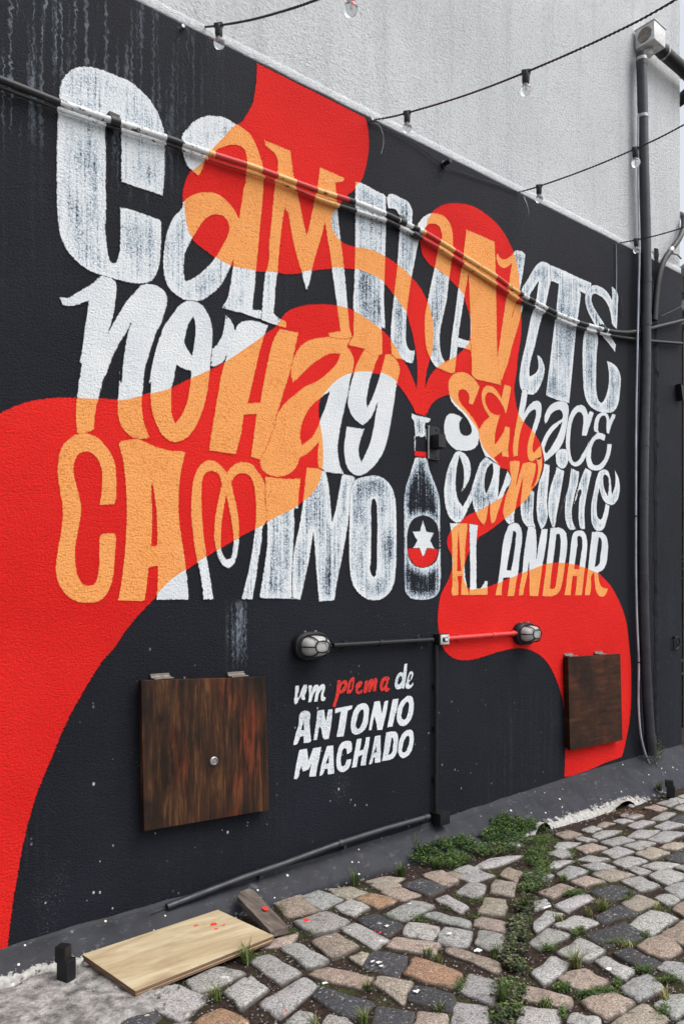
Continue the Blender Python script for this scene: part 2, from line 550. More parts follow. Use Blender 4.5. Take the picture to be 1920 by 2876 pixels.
def granite():
    nt = NT('granite cobble')
    oi = nt.n('ShaderNodeObjectInfo')
    oc = oi.outputs['Color']
    rnd = oi.outputs['Random']
    a = nt.noise(150, 3, 0.8)
    b = nt.noise(85, 3, 0.65)
    blot = nt.noise(26, 4, 0.65)
    col = nt.mix(nt.rng(a, 0.36, 0.62), tuple([0.36] * 3), tuple([1.75] * 3))
    col = nt.mix(1.0, col, oc, 'MULTIPLY')
    col = nt.mix(nt.math('MULTIPLY', nt.rng(b, 0.60, 0.68), 0.55), col, (0.05, 0.048, 0.045))
    col = nt.mix(nt.math('MULTIPLY', nt.rng(nt.noise(75, 2, 0.6, nt.vec((1, 1, 1), loc=(3, 3, 3))), 0.60, 0.70), 0.45), col, (0.62, 0.60, 0.57))
    col = nt.mix(nt.math('MULTIPLY', nt.rng(blot, 0.52, 0.68), 0.5), col, (0.085, 0.075, 0.066))
    lich = nt.rng(nt.noise(11, 4, 0.7, nt.vec((1, 1, 1), loc=(1, 7, 0))), 0.665, 0.69)
    col = nt.mix(nt.math('MULTIPLY', lich, 0.7), col, (0.62, 0.63, 0.60))
    # soil creeping up the sides of each stone (geometry z, stays with the stone)
    x, y, z = nt.xyz()
    soil = nt.rng(nt.math('MULTIPLY_ADD', nt.math('SUBTRACT', b, 0.5), 0.02, z), -0.006, -0.018)
    col = nt.mix(soil, col, (0.035, 0.022, 0.016))
    dirt = nt.math('MULTIPLY_ADD', nt.math('SUBTRACT', blot, 0.5), 1.6, nt.attr('dirt'))
    col = nt.mix(nt.math('MULTIPLY', nt.rng(dirt, 0.25, 0.95), 0.80), col, (0.060, 0.050, 0.040))
    h = nt.math('MULTIPLY_ADD', blot, 1.6, a)
    return nt.done(col, 0.82, nt.bump(h, 0.5, 0.006), spec=0.3)
M['granite'] = granite()

def soil():
    nt = NT('dark joint soil')
    n = nt.noise(55, 5, 0.7)
    col = nt.ramp(n, [(0.3, (0.012, 0.008, 0.006)), (0.55, (0.042, 0.028, 0.022)), (0.75, (0.10, 0.075, 0.06))])
    m = nt.math('MULTIPLY', nt.rng(nt.noise(2.6, 4, 0.6), 0.52, 0.64), nt.rng(nt.noise(35, 3, 0.6), 0.38, 0.56))
    col = nt.mix(m, col, (0.045, 0.062, 0.016))
    return nt.done(col, 0.95, nt.bump(n, 0.8, 0.015), spec=0.15)
M['soil'] = soil()

def skirt_mat():
    nt = NT('worn dark paint over cement')
    x, y, z = nt.xyz()
    n = nt.noise(7, 5, 0.65)
    col = nt.mix(nt.rng(n, 0.3, 0.7), (0.0105, 0.0116, 0.0162), (0.024, 0.0262, 0.0345))
    sc = nt.rng(nt.noise(16, 4, 0.7, nt.vec((1, 2, 2))), 0.58, 0.72)
    col = nt.mix(nt.math('MULTIPLY', sc, 0.35), col, (0.18, 0.185, 0.195))
    # bare cement where the foot is worn away
    worn = nt.attr('worn')
    w = nt.math('MULTIPLY_ADD', nt.math('SUBTRACT', nt.noise(28, 5, 0.78), 0.5), 1.5, worn)
    w = nt.rng(w, 0.50, 0.56)
    cem = nt.mix(nt.rng(nt.noise(40, 4, 0.7), 0.3, 0.7), (0.22, 0.215, 0.20), (0.50, 0.49, 0.46))
    col = nt.mix(w, col, cem)
    vd = nt.voro(26)
    vr = nt.n('ShaderNodeSeparateColor')
    nt.l(nt.voro(26, out='Color'), vr.inputs[0])
    dot = nt.math('LESS_THAN', vd, nt.rng(vr.outputs[0], 0.58, 1.0, 0.0, 0.20))
    dot = nt.math('MULTIPLY', dot, nt.rng(nt.noise(2.0, 2, 0.6), 0.40, 0.46))
    col = nt.mix(dot, col, nt.ramp(vr.outputs[1], [(0.0, (0.62, 0.62, 0.6)), (0.62, (0.60, 0.50, 0.36)), (0.90, (0.60, 0.05, 0.05))], 'CONSTANT'))
    h = nt.math('MULTIPLY_ADD', w, 0.6, n)
    return nt.done(col, 0.55, nt.bump(h, 0.5, 0.012), spec=0.22)
M['skirt'] = skirt_mat()
def cement():
    nt = NT('crumbling pale cement')
    n = nt.noise(18, 6, 0.72)
    f = nt.noise(90, 3, 0.7)
    col = nt.ramp(n, [(0.28, (0.05, 0.048, 0.045)), (0.44, (0.20, 0.195, 0.185)), (0.64, (0.44, 0.43, 0.41))])
    col = nt.mix(nt.math('MULTIPLY', nt.rng(f, 0.60, 0.70), 0.5), col, (0.09, 0.085, 0.08))
    return nt.done(col, 0.9, nt.bump(nt.math('MULTIPLY_ADD', n, 1.5, f), 0.7, 0.012), spec=0.2)
M['cement'] = cement()

def leaf(name, c1, c2, c3):
    nt = NT(name)
    a = nt.attr('tint')
    col = nt.ramp(a, [(0.0, c1), (0.55, c2), (1.0, c3)])
    tr = nt.n('ShaderNodeBsdfTranslucent')
    nt.l(col, tr.inputs['Color'])
    mx = nt.n('ShaderNodeMixShader')
    mx.inputs[0].default_value = 0.25
    m = nt.done(col, 0.55, spec=0.35)
    nt.l(nt.b.outputs[0], mx.inputs[1])
    nt.l(tr.outputs[0], mx.inputs[2])
    nt.l(mx.outputs[0], nt.out.inputs['Surface'])
    return m
M['clover'] = leaf('clover leaf', (0.018, 0.045, 0.010), (0.055, 0.120, 0.024), (0.16, 0.22, 0.055))
M['grass'] = leaf('grass blade', (0.030, 0.060, 0.012), (0.10, 0.15, 0.035), (0.42, 0.38, 0.16))
M['litter'] = leaf('dry grey green leaf', (0.022, 0.024, 0.014), (0.075, 0.078, 0.048), (0.22, 0.21, 0.14))
M['rust_leaf'] = leaf('rust brown dead leaf', (0.05, 0.015, 0.006), (0.18, 0.06, 0.02), (0.30, 0.15, 0.07))
def splat(name, c):
    nt = NT(name)
    return nt.done(nt.mix(nt.rng(nt.noise(60, 3), 0.3, 0.7), tuple(q * 0.85 for q in c), c), 0.5, spec=0.3)
M['red_splat'] = splat('spilled red paint', (0.78, 0.04, 0.035))
M['white_splat'] = splat('spilled white paint', (0.75, 0.75, 0.74))
M['void'] = splat('dark hollow', (0.006, 0.005, 0.005))
# ------------------------------------------------------------------ the painted lettering
# outlines read off the photograph, in the pixels of enlarged views (view: x0, y0, scale);
# '!' marks a corner, other points are joined by a smooth curve. ';' = next contour (holes, even-odd),
# '|' = next piece of the same letter.
VIEW = {'A': (100, 150, 3.136), 'B': (100, 600, 3.136), 'C': (450, 150, 2.4123), 'D': (500, 600, 3.136),
        'E': (900, 450, 3.136), 'F': (1130, 550, 3.136), 'G': (1400, 680, 3.92), 'H': (1200, 950, 2.8),
        'I': (0, 1000, 2.6133), 'J': (500, 850, 2.24), 'K': (140, 1180, 2.6133), 'L': (640, 1280, 2.6133),
        'M': (1080, 1130, 3.915), 'N': (1220, 1400, 2.6133), 'O': (780, 1830, 3.136), 'P': (0, 1600, 1.96),
        'Q': (0, 2276, 1.6333), 'R': (960, 2126, 1.6333), 'S': (1600, 1600, 2.9363), 'T': (0, 0, 1.6333),
        'W': (1000, 850, 3.92), 'X': (500, 300, 5.227), 'Y': (940, 880, 5.227), 'V': (400, 2200, 1.742),
        'Z': (700, 2476, 2.1778), 'z': (1400, 2276, 3.0154), 'p': (0, 0, 1.0), 'v': (960, 2035, 1.6333)}
def parse(txt):
    """-> list of pieces, each a list of contours (arrays of photo pixels)"""
    pieces = []
    view = None
    for pc in txt.split('|'):
        cons = []
        for ct in pc.split(';'):
            pts = []
            for tk in ct.split():
                if tk[0] == '@':
                    view = VIEW[tk[1]]
                    continue
                hard = tk.endswith('!')
                x, y = tk.rstrip('!').split(',')
                pts.append((view[0] + float(x) / view[2], view[1] + float(y) / view[2], hard))
            cons.append(curve(pts))
        pieces.append(cons)
    return pieces
def curve(pts):
    n = len(pts)
    out = []
    for i in range(n):
        p0, p1, p2, p3 = (np.array(pts[(i + k) % n][:2]) for k in (-1, 0, 1, 2))
        h1, h2 = pts[i][2], pts[(i + 1) % n][2]
        L = np.linalg.norm(p2 - p1)
        if L < 0.5:
            continue
        if h1 and h2:
            out.append(p1)
            continue
        def tang(a, b, c):
            la, lb = np.linalg.norm(b - a) + 1e-6, np.linalg.norm(c - b) + 1e-6
            t = (b - a) / la * lb / (la + lb) + (c - b) / lb * la / (la + lb)
            q = np.linalg.norm(t)
            return t / q if q > 1e-6 else t
        d = (p2 - p1) / L
        t1 = d if h1 else tang(p0, p1, p2)
        t2 = d if h2 else tang(p1, p2, p3)
        k = max(2, min(8, int(L / 7)))
        for j in range(k):
            t = j / k
            out.append(p1 * (2 * t**3 - 3 * t**2 + 1) + t1 * L * (t**3 - 2 * t**2 + t) + p2 * (3 * t**2 - 2 * t**3) + t2 * L * (t**3 - t**2))
    return np.array(out)
def inside(P, poly):
    """even-odd test of points P (n,2) against one contour"""
    x, y = P[:, 0][:, None], P[:, 1][:, None]
    a, b = poly, np.roll(poly, -1, 0)
    c = ((a[:, 1] > y) != (b[:, 1] > y))
    with np.errstate(divide='ignore', invalid='ignore'):
        xi = (b[:, 0] - a[:, 0]) * (y - a[:, 1]) / (b[:, 1] - a[:, 1]) + a[:, 0]
    return ((c & (x < xi)).sum(1) % 2) == 1
def in_pieces(P, pieces):
    r = np.zeros(len(P), bool)
    for cons in pieces:
        e = np.zeros(len(P), bool)
        for c in cons:
            e ^= inside(P, c)
        r |= e
    return r
def to_wall(c):
    u = (c[:, 0] - CX) / FPX
    t = D / (FWD[1] + u * RGT[1])
    return np.stack([t * (FWD[0] + u * RGT[0]), H + (HY - c[:, 1]) / FPX * t], 1)
def wall_pieces(pieces):
    return [[to_wall(c) for c in cons] for cons in pieces]

RIBBON = [
 # left sweep, arch over "hay", down to the bottle
 """@I -300,560! 0,415 100,370 200,335 400,305 570,303 740,308 900,315 1050,280 1250,230 1400,160 1560,88 @D 430,1285 560,1197 760,1062 880,965
 910,912 960,862 1050,820 1150,800 1250,794 1390,803 1480,825 @Y 380,10 500,90 620,165 700,245 800,355 890,470 985,650 1080,815 1150,970 1195,1090!
 1260,1200! 1340,1515! 1180,1470! 1120,1340 1050,1230 960,1100 900,1035 820,965 740,925 660,900 560,892 420,883 280,890 190,910 100,945 0,1010
 @J 930,560 897,605 885,655 892,740 907,820 916,900 916,990 906,1070 885,1140 848,1200 790,1252 720,1300 600,1358 540,1395 480,1428
 @K 1390,865 1260,940 1200,975 1100,1040 1000,1105 900,1175 830,1240 780,1300 700,1385 620,1470 545,1568
 @P 640,420 570,500 510,590 440,710 380,820 330,930 290,1030 240,1150 200,1250 165,1370 140,1470 120,1568
 @Q 85,290 65,400 50,520 38,632! -120,680!""",
 # upper blob and the band running down from it
 """@C 652,64! 900,189! 1150,314! 1390,437! 1405,500 1413,600 1410,680 1390,780 1362,865 1310,930 1270,968 @E 245,318 190,365 150,430 115,465 99,530 105,600 130,655 180,710 240,745 300,757
 400,772 480,796 560,840 660,905 740,970 800,1030 870,1112 930,1222 965,1330 985,1450 @Y 1437,250 1437,350 1430,480 1415,590 1385,700 1360,800 1340,900 1328,1000 1322,1110!
 1300,1250! 1230,1250! 1195,1090! 1203,950 1203,800 1195,680 1180,540 1160,430 1130,290 1085,130 1055,20 @E 700,1280 640,1190 560,1090 480,1035 400,1000 300,968 200,958 100,960 0,968
 @D 1180,510 1080,530 980,538 870,528 770,520 690,512 590,493 500,478 440,455 330,395 240,330 180,285 130,240 @C 180,1200 160,1110 150,1010 152,930 170,860 200,800 300,715 335,660 420,570 510,480 545,465 590,400 625,330 640,240 650,150""",
 # right ribbon: stem, blob over "ante", S-curve through the right column, foot
 """@W 755,945! 775,870 820,785 870,725 905,695 970,645 1030,620 1100,580 1160,530 1200,470 1235,415 1245,350 1245,250 1238,130 1215,50 1195,0 @F 540,900 500,840 480,810 410,740 340,690 275,640 210,580 170,510 155,440
 150,400 170,330 200,240 215,190 240,160 265,135 300,105 350,78 420,63 500,65 570,75 650,105 740,165 820,235 890,325 940,415 975,490 995,560 1015,660 1025,760 1030,860 1040,1000 1045,1100 1040,1250 1025,1350 1010,1450 1005,1540
 @H 690,320 680,400 690,480 705,560 720,600 760,660 820,720 860,780 890,840 905,900 908,960 900,1030 880,1090 850,1150 810,1210 770,1270 720,1320 660,1375 600,1425 520,1490 440,1545 400,1568
 @M 1005,1555 960,1600 920,1660 890,1740 868,1830 864,1900 875,1970 905,2030 940,2055 1000,2047 1060,2040 1120,2028
 @N 440,625 500,600 570,570 640,540 720,510 800,480 880,468 960,470 1040,485 1100,505 1150,525 1200,545 1240,585 1290,640 1340,730 1375,810 1400,890 1415,980 1425,1080 1437,1200 1440,1320 1440,1450 1435,1568
 @S 480,1300 460,1400 440,1490 425,1545! 300,1590 150,1655 0,1705! @R 1017,92! @N 953,1898 950,1720 945,1568 935,1480 910,1390 880,1310 840,1230 780,1160 700,1115 620,1100 540,1110 460,1130 380,1155 300,1180 220,1190 150,1180 100,1150 60,1100 30,1000 20,900 25,800 45,700 75,640
 @M 690,1960 720,1880 735,1800 735,1700 715,1650 690,1600 680,1550 685,1490 705,1440 725,1400 @H 200,1480 240,1452 270,1430 300,1400 370,1362 440,1325 510,1285 590,1238 620,1200 645,1150 652,1100 640,1060 625,1035 570,1022 530,975 470,915 420,840 405,800 395,740 345,660 300,600 250,550 200,500 180,470
 @W 1010,1020 960,1035 900,1060 840,1110 800,1170 780,1250! 690,1100!""",
]
# (word, character, material, outline)
LET = [
 ('CAMINANTE', 'C', 'dry_thick', """@A 205,400 215,290 240,220 300,155 380,120 450,117 540,130 620,155 720,200 830,245 920,320 1000,400 1060,490 1105,590 1130,680 1140,770 1140,900 1137,1050 1122,1258! 750,1135! 752,900 750,640! 700,560 640,600! 625,640 622,900 620,1200 620,1480
 @B 615,100 622,200 632,300 648,385 668,430 690,435 715,410 735,330 742,200 744,60 @A 742,1345! 1000,1430 1108,1470! @B 1108,200 1105,300 1095,430 1070,520 1030,590 980,612 900,620 800,606 720,585 640,565 560,540 480,510 380,440 300,360 245,270 210,170 197,80 193,0 @A 188,1350 184,1100 184,900 188,700 195,520"""),
 ('CAMINANTE', 'a', 'dry_thick', """@X 45,470 70,390 130,320 220,220 330,160 430,130 530,130 640,145 740,185 850,258 930,300 1030,380 1110,490 1160,600 1200,720 1235,830 1245,950 1255,1100 1245,1300 @C 688,1050 678,1150 665,1300 655,1400
 @D 685,520 675,650 662,750 658,846! 735,851! 730,938! 560,882 460,855 380,832! 430,745 455,640 470,540 482,470 486,398! 470,450 440,520 370,640 300,710 220,762 146,775 70,768 @B 1250,730 1190,680 1140,590 1120,470 1125,350 1140,230 1170,120 1215,30
 @A 1290,1340 @C 150,1010 190,975 250,948 320,940 390,955 450,1000 500,1060 530,1118! 548,1020 562,920 @X 975,1150 990,1000 1010,830 1000,740 980,660 940,600 880,575 800,565 720,575 650,600 590,630 550,660 460,720 400,780 380,860 340,960 295,1020! 190,935! 130,870 95,790 70,700 50,600
 ; @D 345,12 400,28 435,75 447,125 435,190 400,260 360,330 320,395 260,465 200,520 130,570 68,595! 52,540 52,440 70,330 100,270 130,215 175,140 220,75 280,25"""),
 ('CAMINANTE', 'M', 'dry_thick', """@C 700,585! 880,662! 890,740 910,870 930,950 950,1050 975,1170 990,1230! 1005,1170 1030,1050 1050,950 1065,870 1078,772! 1245,845! 1240,870! 1185,880! 1195,1000 1210,1180 1225,1300 1245,1465 @D 1475,640 1490,815 1500,930 1510,1020 1535,1085! 1480,1110! 1325,1090! 1320,1050! 1425,1035! 1410,930 1395,815 1370,640 1350,490
 @C 1150,1380 1130,1260 1113,1150! 1090,1240 1060,1340 1030,1450 @D 1165,570 1130,690! 1100,590 1085,520 1060,440 1010,250 960,0 @C 860,1110 845,1045! 830,1120 815,1250 800,1400 795,1465 @D 858,650 850,780 840,880! 895,925 950,955 948,1010! 860,985 800,965 728,940! 735,850! 745,700 760,560 770,500
 @C 718,1460 735,1280 755,1080 770,920 785,830 790,720 780,690 750,660 705,625!"""),
 ('CAMINANTE', 'I', 'dry', """@E 300,185! 355,200 450,250 572,312! 572,600 565,900 555,1200 545,1480 @Y 695,210 692,400 690,605! 650,615! 560,640! 430,525! 175,470! 265,330! 265,200 270,0 @E 285,1330 290,1100 297,900 300,600 300,400"""),
 ('CAMINANTE', 'n', 'dry', """@E 575,330! 600,298 690,325 750,355 790,400 805,450 805,560 830,640 862,700 850,760 830,870 800,1020 775,1180 760,1300 752,1400 @W 545,300 545,420 560,490 600,525 640,520! 635,600 620,668! 590,670 540,655! 520,635 435,622! @Y 825,605! 815,480 810,370 @W 375,250 385,150
 @E 635,1250 650,1100 668,950 678,800 688,650 695,560 690,500 650,435 590,428!"""),
 ('CAMINANTE', 'a', 'dry', """@F 120,270! 140,230 180,185 240,155 300,155 360,180 410,240 435,320 440,420 430,560 405,745 380,950 350,1080 325,1220 325,1320 345,1420 372,1468! 405,1445! 412,1400 425,1250 450,1080 475,880 492,770 525,560 540,430 555,297! 680,350 805,405! 812,560 818,800 822,1000 826,1250 830,1425!
 @H 575,372! 470,345 375,325! 350,300 343,200 335,50 @W 1258,600 1250,530! 1190,510 1108,490! 1100,590 1088,690 1078,775! 1040,780 980,760 920,735 870,710 820,640 790,580 760,480 748,350 745,250 750,130 775,0 @F 220,900 250,750 275,640 300,510 320,420 340,385 335,320 310,265 265,248 225,255 195,290 185,330!
 ; 575,690! 582,850 590,1050 592,1278! 540,1268 485,1250! 500,1150 520,1020 545,860"""),
 ('CAMINANTE', 'n', 'dry', """@F 830,1425! 850,1290 880,1090 905,920 930,790 945,680 958,595! 930,622 890,640 850,622 825,570 822,520 835,503! 855,545 890,560 930,545 975,500! 985,480! 1040,485 1078,515! 1068,600 1050,720 1035,800 1000,930 975,1020 955,1080! 975,1010 1000,950! 1062,965! 1040,1045 1025,1110 1000,1200 960,1330 920,1490 890,1568 @H 575,372!
 | @G 265,590! 245,535 300,430 370,310 430,230 480,212 560,250! 570,430! 540,560 510,700 470,830 430,985 390,1160 350,1300 332,1430 335,1475! 375,1460 410,1430 430,1380 425,1300 412,1238! 455,1265 485,1325 502,1400 490,1480 460,1570 420,1645 370,1685 310,1672 260,1650 228,1590 220,1500 232,1390 250,1290 285,1140 320,970 345,840 375,740 405,640 420,520 435,430! 390,500 340,580 315,630!"""),
 ('CAMINANTE', 'T', 'dry', """@G 560,250! 700,308 850,380 1012,450! 1008,520 945,572! 885,545! 900,575! 870,800 845,980 820,1250 795,1520 770,1778! 640,1740 510,1690! 540,1450 570,1200 600,950 625,750 655,465! 570,428!"""),
 ('CAMINANTE', 'E', 'dry', """@G 1000,490 1050,472 1110,490 1170,530 1215,590 1240,640! 1240,560 1233,487! 1275,520 1303,570 1303,700 1300,830 1292,965! 1238,905! 1225,800 1195,700 1150,630 1090,585 1040,572 1017,600 1018,660 1045,725 1090,800 1140,880 1180,950 1225,1040 1285,1132! 1272,1212! 1220,1140 1160,1070 1100,990 1050,910 1005,830 965,745 945,660 948,570
 | 985,905! 1060,915! 1085,1050 1072,1250 1066,1450 1072,1650 1092,1740 1120,1770 1150,1740 1182,1660 1202,1560 1206,1480 1196,1380 1180,1305! 1255,1340 1302,1390 1327,1450 1327,1650 1302,1800 1260,1868 1180,1882 1080,1862 1010,1822 960,1750 930,1640 920,1500 915,1300 920,1100 935,1000"""),
 ('NO', 'n', 'white', """@B 205,735! 290,735 350,705 420,660 490,620 540,575 580,545 640,560 690,580 712,640 712,720 700,800 690,870 665,980 640,1050! 660,1005 720,900 800,770 870,690 940,625 1000,618 1070,635 1120,670 1155,720 1160,790 1140,860 1110,960 1060,1060 1030,1150 1000,1250 970,1340 955,1440 945,1560
 @I 1042,310 1045,420 1060,500 1100,605! 1030,612 970,600! 920,560 880,500 862,420 862,330 870,230 880,120 @B 745,1480 760,1380 778,1230 800,1100 835,968! 810,1030 760,1110 700,1220 660,1320 620,1420 590,1500 575,1568 @I 760,180 730,290 718,340 700,420 690,540! 650,560 600,570 565,568! 555,470 560,330 575,200 590,60
 @B 385,1350 410,1180 430,1000 455,850 465,770! 400,800 320,815 240,815!"""),
 ('NO', 'o', 'white', """@B 1320,770 1250,820 1200,890 1140,970 1100,1060 1060,1180 1030,1300 1010,1400 1003,1500 @I 1100,200 1100,290 1110,400 1140,490 1180,570 1230,620 1285,635 1350,615 1410,560 1460,470 1500,360 1525,240 1540,110 @D 283,1365! 290,1250 295,1195! 302,1100 300,1000 282,930 250,860 200,795 146,772
 ; 130,915! 145,960 147,1050 140,1130 120,1252! 85,1200 60,1150 68,1060 95,970
 ; @B 1240,1340! 1300,1370 1368,1390! @I 1390,230 1365,350 1330,430 1285,495! 1262,430 1257,330 1262,230 @B 1225,1420"""),
 ('HAY', 'H', 'white', """@D 410,875! 445,915 480,970 500,1025! 530,970 590,942 680,945 790,985! 765,1060 735,1150 700,1290 670,1420 @J 455,560 437,632! 512,628! 530,530 555,400 585,270 610,205 638,165! 755,190! 740,260 715,380 690,480 660,570 640,640 618,705! 610,760! 560,900! 515,990! 455,970! 472,840 490,702! 412,706! 395,830 362,957! 190,932! 205,830 230,680 250,560 272,440 300,345
 @D 415,1285 285,1365! 293,1198! 340,1150 380,1080 403,980"""),
 ('HAY', 'a', 'white', """@J 720,507! 706,440 715,380 742,310 785,258 840,230 900,220 945,213! 1000,215! 1095,205! 1060,275! 1092,320 1105,380 1097,430 1085,470 1070,560 1050,650 1030,740 1012,830 1003,920 1010,990 1025,1045 1045,1078! 980,1075 920,1067! 890,1040 878,1040! 875,960 882,878! 850,915 800,960 765,975! 757,1000 740,1040 690,1082 620,1097 560,1080 520,1040 512,990! 560,900! 610,760! 618,705! 660,640 730,580 800,525 860,500 940,440 1000,372 1017,322! 960,322 900,350 830,400 765,465
 ; 950,562! 890,605 830,660 795,720 770,800 768,860 780,892! 840,845 875,780 895,725 925,650"""),
 ('HAY', 'y', 'white', """@Y 430,525! 360,650 300,780 275,860 265,900 235,1010! 190,1180! @J 1065,640 1082,695 1112,740 1160,775! 1195,745 1225,700 1250,632! 1240,700 1225,790 1210,860 1180,940 1150,1002! 1138,960 1136,910 1150,850 1172,795! 1058,778! 1048,840 1040,910 1046,985 1062,1040 1092,1076 1130,1092 1170,1080 1230,1030 1280,960 1310,880 1335,760 1355,640 1372,520
 @Y 910,1010 935,920 950,810 930,740 885,670! 825,605! 740,597! 715,680 690,780 665,870 640,960 590,1110 530,1260 470,1375! 462,1300 475,1180 500,1050 535,910 565,830 600,720 650,615!"""),
 ('CAMINO', 'C', 'dry', """@K 245,95 180,110 120,155 80,210 62,280 55,360 62,450 75,540 90,620 92,700 85,780 70,880 55,960 45,1040 42,1110 55,1180 90,1250 150,1310 220,1338 290,1343 350,1335 400,1300 440,1240 465,1150 475,1050 482,950 485,860 478,832! 430,828 365,835! 362,950 360,1050 350,1130 325,1200 290,1215 250,1205 215,1160 195,1100 188,1020 190,920 205,830 222,740 232,660 222,580 205,510 185,430 175,350 190,290 215,250 250,235 290,235 330,265 360,310 378,370 382,440 378,520 368,600 365,625! 470,622! 482,600 488,500 488,400 475,310 440,230 395,170 340,120 290,100"""),
 ('CAMINO', 'A', 'white', """@K 495,160! 560,145 640,137 700,160 780,195 860,218 1000,230! 985,280 965,370 950,480 945,600 950,740 965,860 985,980 998,1090 1010,1180 1020,1320! 778,1320! 788,1200 788,1070! 725,1083! 715,1180 697,1330! 497,1325! 515,1240 530,1130 545,1000 555,850 562,700 560,560 550,420 535,300 515,220
 ; 748,455! 765,560 780,680 785,800 785,918! 745,925! 750,800 752,680 745,560"""),
 ('CAMINO', 'm', 'dry', """@K 1125,1320! 1100,1130 1075,1020 1055,900 1040,780 1033,650 1038,540 1050,440 1075,370 1110,320 1160,293 1210,300 1250,330 1297,382! 1340,332 1390,308 1440,308 1490,330 1525,380 1545,400! @J 540,1130 545,1250 552,1380 @L 262,510 245,640 225,760 205,900 178,1055! 95,1055! 120,960 150,830 175,690 195,540
 @K 1508,720 1508,640 1500,520 1480,440 1450,400 1405,392 1360,410 1330,460! 1345,530 1368,630 1384,730 1388,850 1384,930 1368,1005 1340,1070 1310,1088 1280,1078 1245,1035 1220,965 1205,890 1203,800 1212,700 1232,590 1258,470! 1235,400 1190,375 1145,390 1122,430 1113,520 1113,640 1125,800 1145,970 1175,1150 1200,1318!
 ; 1293,555! 1318,680 1335,780 1345,880 1338,950 1322,1010 1300,1022 1275,1000 1258,940 1255,850 1262,740 1277,640"""),
 ('CAMINO', 'I', 'dry', """@J 545,1092! 620,1103 690,1108 770,1105! 757,1200 740,1300 @L 495,390 487,500 478,650 472,800 465,950 470,1052! 350,1050 225,1048! 250,900 272,750 285,620 283,490 @J 548,1250"""),
 ('CAMINO', 'N', 'dry', """@L 575,85! 660,92! 715,118! 735,200 748,320 762,480! 785,400 805,290 835,135! 880,140 940,155! 905,240 890,400 870,560 845,700 820,830 795,950 780,1065! 665,1070! 652,930 640,780 632,660 625,570! 610,660 590,790 565,900 545,1000 530,1057! 470,1052! 470,900 478,720 500,610 525,490 545,360 560,220"""),
 ('CAMINO', 'O', 'dry', """@L 1010,150 1080,143 1140,165 1190,215 1220,290 1232,400 1235,550 1235,700 1228,850 1215,940 1180,1010 1140,1045 1030,1057 980,1030 930,980 900,900 888,800 885,650 887,500 890,350 895,260 915,200 950,165
 ; 1065,315 1082,340 1088,400 1092,550 1088,700 1082,850 1070,890 1052,870 1048,750 1050,600 1050,450 1050,360"""),
 ('SE', 'S', 'white', """@H 235,268 290,268 340,298 380,340 407,385! 385,445 350,527! 317,512! 325,465 305,418 270,402 242,420 242,470 265,520 305,565 345,615 380,670 403,715! 402,760 398,810 385,850 340,882 290,888 230,882 180,850 145,800 127,740 127,670 140,620 165,594 220,597 272,625! 250,660 247,705 262,748 292,765 325,760 342,735 335,690 310,640 270,590 220,545 185,500 167,440 160,380 165,330 190,290"""),
 ('SE', 'e', 'white', """@H 470,372 510,382 550,425 577,470! 600,362! 655,380! 640,470 622,560 612,617! 596,555 570,505 540,465 500,432 465,435 450,470 460,530 490,578 530,602 570,602! 548,665 533,730 525,800 527,835! 560,790 590,740 607,693! 645,700! 638,800 630,870 636,938! 583,932! 580,897! 545,920 520,942! 565,1000! 530,985 450,930! 425,870 405,810 398,780 403,715! 440,655 483,618! 450,570 427,510 420,450 430,405 445,382"""),
 ('HACE', 'h', 'white', """@H 740,400! 785,410! 775,490 762,560 755,585! 790,530 820,502 860,490 885,508 892,560 885,625 865,690 842,755 825,830 822,885 832,902! 855,872 884,838! 893,930! 870,958 850,945! 820,972 795,962 780,920 780,850 795,780 815,715 838,640 848,590 840,562 815,572 785,605 757,650! 738,695 720,770 708,860 705,925! 670,935! 665,880 672,790 690,680 708,590 725,490"""),
 ('HACE', 'a', 'white', """@H 918,682! 913,620 935,560 980,510 1040,495 1085,503 1103,535 1102,610 1085,720 1065,810 1045,850 1020,890! 970,930 915,978! 905,920 885,835! 900,800 930,740 980,680 1052,635! 1057,595 1035,565 1000,572 965,600 942,650
 ; 1052,662! 1000,712 955,770 928,830 918,890 930,905! 970,850 1010,780 1038,715"""),
 ('HACE', 'c', 'white', """@H 1190,523 1225,530 1247,565 1257,600! 1272,570! 1305,585! 1285,650 1262,720 1247,768! 1208,768! 1215,700 1220,640 1208,592 1185,582 1158,605 1135,660 1120,760 1117,860 1126,930 1148,972 1175,965 1205,920 1245,855 1270,800! 1262,880 1245,925! 1210,985 1165,1012 1130,1000 1100,950 1085,870 1083,780 1095,680 1115,600 1150,545"""),
 ('HACE', 'e', 'white', """@H 1385,580 1345,590 1320,620 1305,680 1305,730 1330,745! 1290,780 1260,840 1243,910 1245,980 1265,1025 1310,1043 1360,1035 1400,990 1430,920 1447,830! 1408,832! 1400,900 1375,960 1340,995 1305,995 1285,965 1283,900 1295,840 1320,800 1355,795 1385,810! 1397,762! 1365,745 1345,740 1338,700 1345,650 1365,615 1390,612 1402,650! 1400,740! 1422,757! 1440,690 1480,605! 1450,592! 1425,640! 1415,600"""),
 ('CAMINO2', 'c', 'dry', """@M 800,535 850,545 900,592 935,670 942,750 928,840 890,920 850,978 823,985! 850,930 863,850 862,760 845,670 815,590! 795,680 780,790 775,900 785,1000 810,1085 850,1142! 900,1060 945,960! 965,1060! 930,1130 890,1220 850,1292 810,1325 770,1320 710,1272 670,1180 650,1070 646,960 660,850 690,720 740,605 770,550"""),
